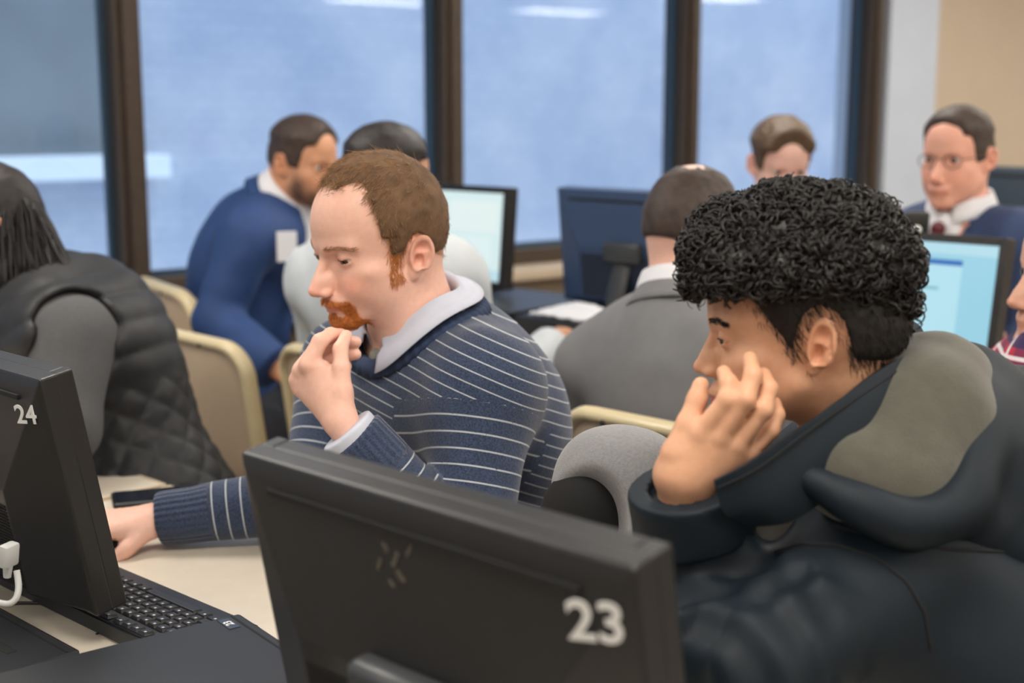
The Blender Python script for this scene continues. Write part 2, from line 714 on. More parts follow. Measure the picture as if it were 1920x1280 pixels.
            ed = smin(ed, s_cap(w, (-.5, -1.3, .32), (-.55, .9, .32), .26, .24), .2)
            ed = smin(ed, s_ell(w, (1.35, -.5, .22), (.34, .6, .36)), .25)
            dn_ = d[near]
            d[near] = smin(dn_, ed, .35)
    return d * min(W, 1.0) * 0.9


def frame_from(face, up):
    """head matrix columns: subject-left, forward, up"""
    f = unit(face)
    l = unit(np.cross(up, f)) * 1.0      # up x forward = left
    u = np.cross(f, l)
    return np.stack([l, f, u], 1)
# ------------------------------------------------------------------ the room
WA = math.radians(-8.7)                       # the window wall runs a little askew to the desks
WD = np.array([math.cos(WA), math.sin(WA), 0.0])
WN = np.array([-math.sin(WA), math.cos(WA), 0.0])   # pointing outside
W0 = np.array([2.188, 3.727, 0.0])            # foot of the first mullion
BAY = 1.2
CEIL = 2.52
ROTW = Matrix.Rotation(WA, 3, 'Z')


def wp(a, b, z):
    """point on the window wall: a metres along it from the first mullion, b metres outwards"""
    return W0 + WD * a + WN * b + np.array([0, 0, z])


def wbox(mb, a0, a1, b0, b1, z0, z1, bevel=0.0):
    mb.box(wp((a0 + a1) / 2, (b0 + b1) / 2, (z0 + z1) / 2), (a1 - a0, b1 - b0, z1 - z0), rot=ROTW, bevel=bevel)
    return mb


m_floor = mat('carpet', srgb(120, 112, 104), rough=0.95, noise=0.25, nscale=120, bump=0.4, bscale=500)
m_ceil = mat('ceiling_tile', srgb(232, 230, 224), rough=0.9, noise=0.05, nscale=60)
m_wall = mat('painted_wall', srgb(190, 173, 152), rough=0.85, noise=0.03, nscale=8, bump=0.1, bscale=300)
m_pier = mat('window_lit_pier', srgb(188, 196, 208), rough=0.85, noise=0.03, nscale=8)  # cool window light falling on the pier is put into its colour
m_frame = mat('bronze_aluminium', srgb(70, 58, 48), rough=0.42, metallic=0.25, noise=0.12, nscale=25)
m_gasket_reflect = mat('gasket_reflect', srgb(44, 66, 84), rough=0.4)  # reflection along the glass edge put into the blue of these strips
m_sill = mat('sill_stone', srgb(190, 172, 148), rough=0.5, noise=0.06)
m_black = mat('black_plastic', srgb(30, 30, 31), rough=0.42, bump=0.12, bscale=900, noise=0.08, nscale=60)

RA0, RA1, RA2 = -6.2, 3.72, 10.2                          # extent of the room along the window wall
DEPTH = 10.6                                    # from the windows back behind the camera


def struct(mb, name, material, **k):
    o = mb.build(name, material, **k)
    o['kind'] = 'structure'
    return o


struct(wbox(MB(), RA0 - .15, RA2 + .1, -DEPTH - .1, 0.25, -0.1, 0.0), 'floor', m_floor)
struct(wbox(MB(), RA0 - .15, RA2 + .1, -DEPTH - .1, 0.25, CEIL, CEIL + .1), 'ceiling', m_ceil)
struct(wbox(MB(), RA0 - .15, RA0, -DEPTH, 0.2, 0, CEIL), 'wall_left', m_wall)
struct(wbox(MB(), RA0, RA2, -DEPTH - .1, -DEPTH, 0, CEIL), 'wall_back', m_wall)
# window wall: parapet under the glass, lintel above, pier at the right
SILL, HEAD = 0.845, 2.36
wb = MB()
wbox(wb, RA0, RA1 + .2, 0.0, 0.22, 0, SILL - .06)
wbox(wb, RA0, RA1 + .2, 0.0, 0.22, HEAD + .05, CEIL)
struct(wb, 'wall_windows', m_wall)
struct(wbox(MB(), RA1 - 0.07, RA1 + .30, -0.10, 0.2, 0, CEIL), 'wall_pier', m_pier)
struct(wbox(MB(), RA1 + .30, RA2 + .1, -0.02, 0.2, 0, CEIL), 'wall_return', m_wall)
struct(wbox(MB(), RA2, RA2 + .1, -DEPTH, -0.02, 0, CEIL), 'wall_right', m_wall)
sb = MB()
wbox(sb, RA0, RA1, -0.20, 0.0, SILL - .10, SILL - .06, bevel=.006)
struct(sb, 'trim_1', m_sill)
# mullions and rails
n = 2
for i in range(-4, 4):
    mb = MB()
    w = .0425
    wbox(mb, i * BAY - w, i * BAY + w, -0.07, 0.06, SILL, HEAD, bevel=.004)
    wbox(mb, i * BAY - w + .022, i * BAY + w - .022, -0.088, -0.068, SILL, HEAD, bevel=.003)
    o = struct(mb, 'trim_%d' % n, m_frame)
    n += 1
mb = MB()
wbox(mb, RA0, RA1, -0.06, 0.06, SILL - .06, SILL, bevel=.004)
struct(mb, 'trim_%d' % n, m_frame)
n += 1
mb = MB()
wbox(mb, RA0, RA1, -0.06, 0.06, HEAD, HEAD + .06, bevel=.004)
struct(mb, 'trim_%d' % n, m_frame)


def glass_material():
    m = bpy.data.materials.new('window_glass')
    m.use_nodes = True
    nt = m.node_tree
    nt.nodes.remove(nt.nodes['Principled BSDF'])
    out = nt.nodes['Material Output']
    tr = nt.nodes.new('ShaderNodeBsdfTransparent')
    tr.inputs['Color'].default_value = (0.84, 0.92, 1.0, 1)
    gl = nt.nodes.new('ShaderNodeBsdfGlossy')
    gl.inputs['Roughness'].default_value = 0.02
    lw = nt.nodes.new('ShaderNodeLayerWeight')
    lw.inputs['Blend'].default_value = 0.5
    pw = nt.nodes.new('ShaderNodeMath')
    pw.operation = 'POWER'
    pw.inputs[1].default_value = 5.0
    nt.links.new(lw.outputs['Facing'], pw.inputs[0])
    ml = nt.nodes.new('ShaderNodeMath')
    ml.operation = 'MULTIPLY_ADD'
    ml.inputs[1].default_value = 0.93
    ml.inputs[2].default_value = 0.035
    nt.links.new(pw.outputs[0], ml.inputs[0])
    mx = nt.nodes.new('ShaderNodeMixShader')
    nt.links.new(ml.outputs[0], mx.inputs['Fac'])
    nt.links.new(tr.outputs[0], mx.inputs[1])
    nt.links.new(gl.outputs[0], mx.inputs[2])
    nt.links.new(mx.outputs[0], out.inputs['Surface'])
    return m


m_glass = glass_material()
k = 1
for i in range(-4, 3):
    a0, a1 = i * BAY + .0425, (i + 1) * BAY - .0425
    e = empty('window_%d' % k, wp((a0 + a1) / 2, 0, SILL))
    e['kind'] = 'structure'
    inv = Matrix.Translation([-c for c in e.location])
    pane = MB()
    wbox(pane, a0 + .012, a1 - .012, 0.0, 0.005, SILL + .005, HEAD - .005)
    po = pane.build('pane', m_glass, e)
    po.matrix_parent_inverse = inv
    g = MB()
    wbox(g, a0, a0 + .02, -0.012, 0.014, SILL, HEAD)
    wbox(g, a1 - .02, a1, -0.012, 0.014, SILL, HEAD)
    wbox(g, a0, a1, -0.012, 0.014, SILL, SILL + .018)
    wbox(g, a0, a1, -0.012, 0.014, HEAD - .018, HEAD)
    go = g.build('gasket_reflect', m_gasket_reflect, e)
    go.matrix_parent_inverse = inv
    k += 1

# ------------------------------------------------------------------ outside: the wall of the building opposite
def masonry():
    m = bpy.data.materials.new('pale_masonry')
    m.use_nodes = True
    nt = m.node_tree
    b = nt.nodes['Principled BSDF']
    b.inputs['Roughness'].default_value = 0.9
    tc = nt.nodes.new('ShaderNodeTexCoord')
    n1 = nt.nodes.new('ShaderNodeTexNoise')
    n1.inputs['Scale'].default_value = 1.3
    n1.inputs['Detail'].default_value = 5
    n1.inputs['Roughness'].default_value = .6
    n2 = nt.nodes.new('ShaderNodeTexBrick')
    n2.inputs['Scale'].default_value = 4.2
    n2.inputs['Mortar Size'].default_value = 0.02
    n2.inputs['Color1'].default_value = (1, 1, 1, 1)
    n2.inputs['Color2'].default_value = (.86, .88, .9, 1)
    n2.inputs['Mortar'].default_value = (.74, .77, .82, 1)
    mp = nt.nodes.new('ShaderNodeMapping')
    mp.inputs['Rotation'].default_value = (math.pi / 2, 0, 0)
    nt.links.new(tc.outputs['Object'], mp.inputs['Vector'])
    nt.links.new(mp.outputs['Vector'], n2.inputs['Vector'])
    nt.links.new(tc.outputs['Object'], n1.inputs['Vector'])
    cr = nt.nodes.new('ShaderNodeValToRGB')
    cr.color_ramp.elements[0].position = .34
    cr.color_ramp.elements[0].color = srgb(172, 180, 196)
    cr.color_ramp.elements[1].position = .68
    cr.color_ramp.elements[1].color = srgb(202, 204, 210)
    nt.links.new(n1.outputs['Fac'], cr.inputs['Fac'])
    mx = nt.nodes.new('ShaderNodeMix')
    mx.data_type = 'RGBA'
    mx.blend_type = 'MULTIPLY'
    mx.inputs['Factor'].default_value = .55
    nt.links.new(cr.outputs['Color'], mx.inputs['A'])
    nt.links.new(n2.outputs['Color'], mx.inputs['B'])
    nt.links.new(mx.outputs['Result'], b.inputs['Base Color'])
    return m


OUT = 3.0


def on_outside(u, v, b=OUT):
    dr = FWD + (u - 960) / F_PX * RGT - (v - 640) / F_PX * UP
    t = ((W0 + WN * b - CAM) @ WN) / (dr @ WN)
    p = CAM + dr * t
    return (p - W0) @ WD, p[2]


bl = empty('building', wp(1.0, OUT, -3.0))
tag(bl, 'pale blue-grey masonry building opposite, seen through the windows', 'building')
binv = Matrix.Translation([-c for c in bl.location])
a_e, z_lo = on_outside(292, 330)
_, z_hi = on_outside(292, 287)
q = MB()
wbox(q, -9, 14, OUT, OUT + .4, -3.0, 7.0)
o = q.build('wall', masonry(), bl)
o.matrix_parent_inverse = binv
q = MB()
wbox(q, -9, a_e, OUT - .22, OUT, z_lo, z_hi, bevel=.01)  # pale projecting band across the wall opposite
o = q.build('pale_band', mat('pale_band_coat', srgb(236, 240, 242), rough=.8, noise=.04, nscale=3), bl)
o.matrix_parent_inverse = binv
q = MB()
wbox(q, -9, a_e - .12, OUT - .05, OUT + .02, z_hi, 6.0)
o = q.build('upper_panel', mat('grey_render', srgb(126, 132, 134), rough=.9, noise=.12, nscale=2.5), bl)
o.matrix_parent_inverse = binv
gd = MB()
wbox(gd, -9, 14, .3, OUT + .4, -3.1, -3.0)
tag(gd.build('ground', mat('alley', srgb(150, 152, 156), rough=.9, noise=.1, nscale=3)), kind='structure')

# ------------------------------------------------------------------ ceiling lights
m_lightframe = mat('light_frame', srgb(225, 225, 222), rough=.5)
m_diff = emit('diffuser', (1.0, 0.94, 0.86, 1), 14.0)


def ceiling_light(a, b, label):
    e = empty('ceiling_light', wp(a, b, CEIL), WA)
    f = MB()
    for sx in (-1, 1):
        f.box((0, sx * .305, -.012), (1.24, .02, .024))
        f.box((sx * .61, 0, -.012), (.02, .61, .024))
    f.build('frame', m_lightframe, e)
    MB().box((0, 0, -.008), (1.2, .59, .012)).build('diffuser', m_diff, e)
    tag(e, label, 'light', 'ceiling light panels')
    return e


for i, a in enumerate((-3.6, -1.15, 1.3, 3.75, 6.2, 8.65)):
    for j, b in enumerate((-1.4, -3.6, -5.8, -8.3)):
        ceiling_light(a, b, 'flat rectangular light panel set in the white ceiling')
# ------------------------------------------------------------------ desks
m_top = mat('beige_laminate', srgb(214, 203, 186), rough=.38, noise=.03, nscale=30)
m_edge = mat('desk_edging', srgb(196, 180, 156), rough=.5)
m_leg = mat('desk_steel', srgb(70, 66, 62), rough=.4, metallic=.6)


def desk(x0, x1, y0, y1, z, label):
    e = empty('desk', ((x0 + x1) / 2, (y0 + y1) / 2, 0))
    w, l = x1 - x0, y1 - y0
    MB().box((0, 0, z - .014), (w - .008, l - .008, .026), bevel=.003).build('desktop', m_top, e)
    g = MB()
    for s in (-1, 1):
        g.box((s * (w / 2 - .003), 0, z - .015), (.007, l, .03), bevel=.002)
        g.box((0, s * (l / 2 - .003), z - .015), (w, .007, .03), bevel=.002)
    g.build('edging', m_edge, e)
    for sx in (-1, 1):
        for sy in (-1, 1):
            MB().tube([(sx * (w / 2 - .06), sy * (l / 2 - .08), z - .028), (sx * (w / 2 - .05), sy * (l / 2 - .07), 0.0)], .018, n=10).build('leg', m_leg, e, smooth=True)
    tag(e, label, 'desk', 'beige desks')
    return e


DZ = 0.74
desk(.42, 1.18, .36, 1.915, DZ, 'beige laminate desk in front, carrying the two large black monitors')
desk(.42, 1.18, 1.925, 3.45, DZ, 'beige laminate desk where the woman in the quilted vest leans')
DZ2 = 0.78
desk(2.24, 3.0, .55, 2.05, DZ2, 'beige desk behind the curly-haired man, carrying the right lit screen')
desk(2.24, 3.0, 2.06, 3.4, DZ2, 'beige desk by the windows, carrying the left lit screen')
desk(3.86, 4.5, 1.2, 2.6, DZ2, 'beige desk farthest back, near the pale corner')

# ------------------------------------------------------------------ monitors
m_bez = mat('monitor_shell', srgb(36, 36, 36), rough=.36, bump=.10, bscale=1200, noise=.06, nscale=40)
m_dark = mat('groove_black', srgb(8, 8, 8), rough=.7)
m_numb = mat('number_white', srgb(225, 226, 224), rough=.5)
m_stand = mat('stand_grey', srgb(58, 60, 62), rough=.32)


def screen_lit(name, rows):
    """emissive display with flat print: rows of (y0, y1, x0, x1, colour) in 0..1 screen coordinates"""
    m = bpy.data.materials.new(name)
    m.use_nodes = True
    nt = m.node_tree
    b = nt.nodes['Principled BSDF']
    b.inputs['Base Color'].default_value = (.02, .02, .02, 1)
    b.inputs['Roughness'].default_value = .25
    at_ = nt.nodes.new('ShaderNodeAttribute')
    at_.attribute_name = 'col'
    nt.links.new(at_.outputs['Color'], b.inputs['Emission Color'])
    b.inputs['Emission Strength'].default_value = 1.0
    return m


def paint_screen(w, h, rows, nx=60, ny=40):
    """grid mesh in the xz plane (front towards +y) with flat printed colour areas"""
    xs = np.linspace(-w / 2, w / 2, nx + 1)
    zs = np.linspace(-h / 2, h / 2, ny + 1)
    V, Fq, C = [], [], []
    for i in range(nx):
        for j in range(ny):
            k = len(V)
            V += [(xs[i], 0, zs[j]), (xs[i], 0, zs[j + 1]), (xs[i + 1], 0, zs[j + 1]), (xs[i + 1], 0, zs[j])]
            Fq.append((k, k + 3, k + 2, k + 1))
            cx, cz = (i + .5) / nx, (j + .5) / ny
            c = rows[0][4]
            for (z0, z1, x0, x1, cc) in rows:
                if z0 <= cz <= z1 and x0 <= cx <= x1:
                    c = cc
            C += [c[:3]] * 4
    return np.array(V), np.array(Fq), np.array(C)


def monitor(loc, rz, tilt, label, W=.45, H=.285, zb=.03, number=None, screen=None, stand='base', detail=True, logo=False, num_size=.036, shell=None):
    shell = shell or m_bez
    """front faces local +y; loc is the foot on its support; zb height of the lower edge"""
    e = empty('monitor', loc, rz)
    T = Matrix.Translation((0, 0, zb + H / 2)) @ Matrix.Rotation(tilt, 4, 'X')
    t3 = lambda p: T @ Vector(p)
    # front frame
    f = MB()
    for s in (-1, 1):
        f.box((s * (W / 2 - .009), .008, 0), (.018, .02, H), bevel=.002)
        f.box((0, .008, s * (H / 2 - .009)), (W - .036, .02, .018), bevel=.002)
    bmesh.ops.transform(f.bm, matrix=T, verts=f.bm.verts)
    f.build('bezel', shell, e)
    # screen
    if screen:
        V, Fq, C = paint_screen(W - .036, H - .036, screen)
        V[:, 1] += .0125
        me = np_mesh('screen', V, Fq, smooth=False, cols=C)
        so = link_mesh('screen', me, MATS.setdefault('lit_screen', screen_lit('lit_screen', screen)), e)
        so.matrix_local = T
    else:
        s = MB().box((0, .009, 0), (W - .036, .006, H - .036))
        bmesh.ops.transform(s.bm, matrix=T, verts=s.bm.verts)
        s.build('screen', mat('screen_off', srgb(18, 20, 24), rough=.18), e)
    # back shell: rim, long slopes and a raised middle
    b = MB()
    x0, z0 = W / 2, H / 2
    rim = [(-x0, -z0), (x0, -z0), (x0, z0), (-x0, z0)]
    ins = .006
    inn = [(-x0 + ins, -z0 + ins), (x0 - ins, -z0 + ins), (x0 - ins, z0 - .012), (-x0 + ins, z0 - .012)]
    mid = [(-x0 * .60, -z0 * .86), (x0 * .60, -z0 * .86), (x0 * .60, z0 * .06), (-x0 * .60, z0 * .06)]
    ys = [.0, -.022, -.026, -.056]
    rings = [[b.bm.verts.new((x, ys[0], z)) for x, z in rim], [b.bm.verts.new((x, ys[1], z)) for x, z in rim],
             [b.bm.verts.new((x, ys[2], z)) for x, z in inn], [b.bm.verts.new((x, ys[3], z)) for x, z in mid]]
    for A, B_ in zip(rings[:-1], rings[1:]):
        for i in range(4):
            b.bm.faces.new((A[i], A[(i + 1) % 4], B_[(i + 1) % 4], B_[i]))
    b.bm.faces.new(rings[-1])
    b.bm.faces.new(rings[0][::-1])
    bmesh.ops.bevel(b.bm, geom=[ed for ed in b.bm.edges], offset=.0025, segments=2, profile=.6, affect='EDGES')
    bmesh.ops.transform(b.bm, matrix=T, verts=b.bm.verts)
    sh = b.build('back_shell', shell, e)
    if detail:
        # long slot under the top rim
        g = MB().box((0, -.0305, z0 - .0245), (W * .80, .0045, .006), rot=Matrix.Rotation(-.23, 3, 'X'), bevel=.001)
        bmesh.ops.transform(g.bm, matrix=T, verts=g.bm.verts)
        g.build('slot', m_dark, sh)
        # vent grille
        g = MB()
        for i in range(26):
            g.box((0.0, -.0566, -z0 * .80 + i * .0042), (W * .58, .0016, .0018))
        bmesh.ops.transform(g.bm, matrix=T, verts=g.bm.verts)
        gv = g.build('vent_grille', m_dark, sh)
        gv['kind'] = 'stuff'
    if number:
        # on the slope at the right side seen from behind
        a = Vector((x0 - ins, -.026, z0 - .012))
        bq = Vector((x0 - ins, -.026, -z0 + ins))
        cq = Vector((x0 * .60, -.056, z0 * .06))
        nrm = (bq - a).cross(cq - a).normalized()
        if nrm.y > 0:
            nrm = -nrm
        cen = Vector((x0 - .028, 0, z0 - .042))
        cen.y = a.y - ((cen - a).x * nrm.x + (cen - a).z * nrm.z) / nrm.y if abs(nrm.y) > 1e-4 else -.035
        up = Vector((0, 0, 1))
        up = (up - nrm * up.dot(nrm)).normalized()
        rt = up.cross(nrm).normalized()
        M = Matrix(((rt.x, up.x, nrm.x, 0), (rt.y, up.y, nrm.y, 0), (rt.z, up.z, nrm.z, 0), (0, 0, 0, 1)))
        text_mesh('number_sticker', number, num_size, m_numb, sh, T @ Matrix.Translation(cen + nrm * .0012) @ M)
    if logo:
        lg = MB()  # strokes of an illegible logo; the glints on it are painted pale
        up = Vector((0, -.028, .11)).normalized()
        for (lx, lz, lw, lh, ra) in ((.004, .112, .003, .012, .5), (-.012, .101, .004, .013, .4), (-.006, .090, .012, .003, .6), (-.024, .108, .009, .003, .8), (-.030, .094, .003, .010, .3), (-.016, .082, .008, .0025, .7)):
            tq = (z0 - .012 - lz) / (z0 - .012 - z0 * .06)
            yq = -.026 - .030 * tq - .0006
            R = Matrix.Rotation(-.25, 3, 'X') @ Matrix.Rotation(ra, 3, 'Y')
            lg.box((lx, yq, lz), (lw, .0012, lh), rot=R)
        bmesh.ops.transform(lg.bm, matrix=T, verts=lg.bm.verts)
        o = lg.build('logo_glints', mat('logo_glints', srgb(98, 93, 84), rough=.25, metallic=.3, noise=.5, nscale=300), sh)
        o['label'] = 'emblem strokes with their glints painted as pale colour'
    # stand
    n = MB()
    top = T @ Vector((0, -.055, -H * .12))
    n.tube([(0, -.075, .012), (0, -.078, zb * .5 + .03), top], [.030, .028, .026], n=14, flat=(.45, (0, 1, 0)))
    n.build('stand_neck', m_stand, e, smooth=True, auto=.7)
    hg = MB().box((0.012, -.066, .002), (.11, .028, .05), bevel=.01, seg=3)
    bmesh.ops.transform(hg.bm, matrix=T, verts=hg.bm.verts)
    hg.build('hinge', m_stand, e, smooth=True, auto=.6)
    if stand == 'base':
        MB().box((0, -.03, .007), (.25, .19, .014), bevel=.005).build('stand_base', m_bez, e)
    tag(e, label, 'monitor', 'computer monitors')
    return e



# the front pair: screens face world +X, so rz = -90 degrees
RZX = -math.pi / 2
TILT = math.radians(10.4)
LIT_A = [(0, 1, 0, 1, srgb(214, 236, 236)), (.0, .12, 0, 1, srgb(190, 222, 232)), (.55, .9, .05, .5, srgb(226, 240, 238)), (.2, .5, .1, .9, srgb(222, 240, 240))]
LIT_B = [(0, 1, 0, 1, srgb(150, 206, 226)), (.90, 1, 0, 1, srgb(176, 218, 232)), (.80, .84, .18, .95, srgb(40, 108, 184)), (.0, .79, .18, .95, srgb(176, 222, 236)),
         (.585, .61, .30, .78, srgb(120, 178, 190)), (.70, .72, .5, .62, srgb(140, 190, 206)), (.45, .465, .5, .62, srgb(140, 190, 206)), (.38, .395, .48, .62, srgb(140, 190, 206)), (.30, .31, .25, .9, srgb(150, 200, 214)), (.15, .16, .25, .9, srgb(150, 200, 214))]
monitor((.732, 1.588, DZ), RZX, TILT, 'black monitor numbered 24, seen from behind at the left edge', H=.294, zb=.042, number='24', stand='none', num_size=.031)
monitor((.695, .72, DZ), RZX, TILT, 'black monitor numbered 23, large and blurred in the foreground', W=.43, H=.294, zb=.044, number='23', logo=True, num_size=.042)
# second row
monitor((2.60, 2.70, DZ2 + .085), math.pi / 2, math.radians(5), 'bright lit monitor behind the red-haired man', zb=.018, screen=LIT_A, H=.275)
monitor((2.58, 2.03, DZ2 + .086), RZX, math.radians(6), 'dark monitor with blue glare painted on its shell, seen from behind, left of the balding man', zb=.016, H=.29, shell=mat('glare_blue_shell', srgb(50, 68, 98), rough=.34))  # bluish glare and haze are put into the shell colour
monitor((2.70, 1.375, DZ2), math.pi / 2, math.radians(9), 'lit monitor with pale blue table page, right of the curly hair', zb=.045, screen=LIT_B, H=.275)
wc = empty('webcam', at(1716, 444, 2.93))
WROT = Matrix.Rotation(math.atan2(-RGT[0], RGT[1]) * 0 + math.radians(-46), 3, 'Z')
MB().box((0, 0, .028), (.052, .034, .056), rot=WROT, bevel=.006, seg=3).build('housing', m_bez, wc, smooth=True, auto=.7)
MB().tube([(-.020, -.012, .018), (-.026, -.016, .018)], .010, n=16).build('lens', m_numb, wc, smooth=True)
MB().box((0, 0, -.002), (.040, .05, .008), rot=WROT, bevel=.002).build('clip', m_dark, wc)
tag(wc, 'small black webcam clipped above the pale blue screen', 'webcam')
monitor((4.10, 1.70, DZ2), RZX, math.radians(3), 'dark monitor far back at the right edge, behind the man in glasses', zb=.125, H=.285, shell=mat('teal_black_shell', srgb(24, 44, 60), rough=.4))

# ------------------------------------------------------------------ desktop computers
m_case = mat('computer_case', srgb(33, 36, 41), rough=.45, bump=.08, bscale=1500, noise=.05, nscale=30)


def desktop_computer(loc, rz, size, label, slot=True):
    w, l, h = size
    e = empty('desktop_computer', loc, rz)
    c = MB().box((0, 0, h / 2 + .002), (w, l, h - .004), bevel=.004).build('case', m_case, e)
    s = MB().box((w / 2 - .012, 0, h - .0005), (.0025, l * .97, .002)).build('seam', m_dark, e)
    if slot:
        MB().box((w / 2 - .055, -l * .10, h - .0003), (.012, l * .55, .0025), bevel=.0008).build('vent_slot', m_dark, e)
    b = MB().box((w / 2 + .001, 0, h * .5), (.006, l * .96, h * .8), bevel=.002).build('front_bezel', m_bez, e)
    for sx in (-1, 1):
        for sy in (-1, 1):
            MB().lathe([(.010, 0), (.011, .004)], n=12, tf=lambda p: (p[0] + sx * (w / 2 - .03), p[1] + sy * (l / 2 - .03), p[2])).build('rubber_foot', m_dark, e)
    tag(e, label, 'computer', 'flat black desktop computers')
    return e


pc = desktop_computer((.622, 1.115, DZ), math.radians(-9), (.38, .26, .06), 'flat black computer case in the near corner beside monitor 23', slot=False)
st = MB().box((.165, .105, .0605), (.013, .030, .0006))
st.build('sticker', mat('sticker_blue', srgb(50, 62, 76), rough=.4), pc)
text_mesh('sticker_number', '23', .013, m_numb, pc, Matrix.Translation((.165, .105, .0612)) @ Matrix.Rotation(math.pi / 2, 4, 'Z'), extrude=.0002)
desktop_computer((.575, 1.52, DZ), 0.0, (.23, .40, .026), 'low black computer base with a slot under monitor 24')
desktop_computer((2.56, 2.47, DZ2), math.pi, (.36, .40, .085), 'black desktop computer under the bright left screen')
desktop_computer((2.53, 2.06, DZ2), math.pi, (.34, .34, .085), 'black desktop computer with white papers on top', slot=False)

# ------------------------------------------------------------------ keyboards
m_key = mat('key_black', srgb(34, 34, 36), rough=.38)
m_leg_w = mat('key_legend', srgb(190, 192, 194), rough=.5)


def key_mesh(w, l):
    b = MB()
    n = bmesh.ops.create_cube(b.bm, size=1.0)['verts']
    for v in n:
        t = v.co.z > 0
        v.co = Vector((v.co.x * (w - (.004 if t else 0)), v.co.y * (l - (.004 if t else 0)), v.co.z * .0042))
    bmesh.ops.bevel(b.bm, geom=[e for e in b.bm.edges if all(v.co.z > 0 for v in e.verts)], offset=.0008, segments=1, affect='EDGES')
    me = bpy.data.meshes.new('key')
    b.bm.to_mesh(me)
    b.bm.free()
    me.materials.append(m_key)
    return me


def keyboard(loc, rz, label, full=True):
    """x along the width (left to right for its user), y away from the user"""
    e = empty('keyboard', loc, rz)
    base = MB()
    base.prism([(-.22, -.078), (.22, -.078), (.22, .078), (-.22, .078)], .0, .014)
    for v in base.bm.verts:
        if v.co.y > 0:
            v.co.z *= 1.75
    bmesh.ops.bevel(base.bm, geom=list(base.bm.edges), offset=.003, segments=2, affect='EDGES')
    base.build('base', m_case, e)
    U = .019
    cache = {}
    sl = .0105 / .156

    def key(x, y, w, l=.0175):
        k = (round(w, 4), round(l, 4))
        if k not in cache:
            cache[k] = key_mesh(*k)
        o = link_mesh('key', cache[k], None, e)
        o.location = (x, y, .0150 + .0021 + (y + .078) * sl)
        o.rotation_euler = (math.atan(sl), 0, 0)
        return o
    x0 = -.205
    rows = [(.064, [(0, 1)] + [(2 + i, 1) for i in range(4)] + [(6.5 + i, 1) for i in range(4)] + [(11 + i, 1) for i in range(4)] + [(15.3 + i, 1) for i in range(3)]),
            (.036, [(i, 1) for i in range(13)] + [(13, 2)] + [(15.3 + i, 1) for i in range(3)] + [(18.6 + i, 1) for i in range(4)]),
            (.017, [(0, 1.5)] + [(1.5 + i, 1) for i in range(12)] + [(13.5, 1.5)] + [(15.3 + i, 1) for i in range(3)] + [(18.6 + i, 1) for i in range(3)]),
            (-.002, [(0, 1.75)] + [(1.75 + i, 1) for i in range(11)] + [(12.75, 2.25)] + [(18.6 + i, 1) for i in range(3)]),
            (-.021, [(0, 2.25)] + [(2.25 + i, 1) for i in range(10)] + [(12.25, 2.75)] + [(16.3, 1)] + [(18.6 + i, 1) for i in range(3)]),
            (-.040, [(0, 1.25), (1.25, 1.25), (2.5, 1.25), (3.75, 6.25), (10, 1.25), (11.25, 1.25), (12.5, 1.25), (13.75, 1.25)] + [(15.3 + i, 1) for i in range(3)] + [(18.6, 2), (20.6, 1)])]
    if not full:
        rows = rows[1:]
    sc = .41 / (22.6 * U)
    leg = MB()
    for y, ks in rows:
        for kx, kw in ks:
            x = x0 + (kx + kw / 2) * U * sc
            key(x, y, kw * U * sc - .0022)
            if full and kw <= 2.3:
                leg.box((x - kw * U * sc * .5 + .006, y + .0035, (.0150 + .0044 + (y + .0815) * sl)), (.0032, .0034, .0004))
    if full:
        lo = leg.build('key_legends', m_leg_w, e)
        lo['kind'] = 'stuff'
    tag(e, label, 'keyboard', 'black keyboards')
    return e


# its user sits at +X and looks towards -X: local +y -> -X, local x -> +Y
kb = keyboard((.824, 1.475, DZ), math.pi / 2 + math.radians(1), 'black keyboard lying beneath monitor 24 beside the mouse hand')
kb.scale = (.97, .84, .9)
kb2 = keyboard((2.285, 1.98, DZ2), -math.pi / 2, 'dark keyboard on the second desk, left of the grey suit', full=False)
kb2.scale = (1, .8, .9)

# ------------------------------------------------------------------ mouse, phone, cables, papers
ms = empty('mouse', (.925, 1.700, DZ), math.pi / 2 + .1)
b = MB()
bmesh.ops.create_uvsphere(b.bm, u_segments=28, v_segments=16, radius=1.0)
for v in b.bm.verts:
    x, y, z = v.co
    v.co = Vector((x * .027, y * .050, max(z, -.05) * (.027 - .008 * y) * (1 if z > 0 else .2) + .003))
b.build('body', m_black, ms, smooth=True)
MB().tube([(0, .032, .022), (0, .024, .0255)], .006, n=10).build('scroll_wheel', m_dark, ms, smooth=True)
MB().tube([(0, .054, .008), (.01, .09, .004), (.05, .14, .004), (.04, .22, .004)], .0022, n=8).build('cord', m_black, ms, smooth=True)
tag(ms, 'black computer mouse under the right hand of the red-haired man', 'mouse')

ph = empty('phone', (1.122, 1.852, DZ), math.radians(63))
MB().box((0, 0, .0045), (.074, .150, .009), bevel=.004, seg=3).build('body', mat('phone_black', srgb(22, 23, 26), rough=.3), ph, smooth=True, auto=.9)
MB().box((0, 0, .0091), (.068, .140, .0006)).build('screen', mat('phone_glass', srgb(26, 30, 40), rough=.06), ph)
tag(ph, 'black smartphone lying on the desk behind the blue sleeve cuff', 'phone')

m_white_pl = mat('white_plastic', srgb(184, 186, 184), rough=.45)
vc = empty('video_cable', (.66, 1.50, DZ))


def vrel(*p):
    return tuple(np.array(p) - np.array([.66, 1.50, DZ]))


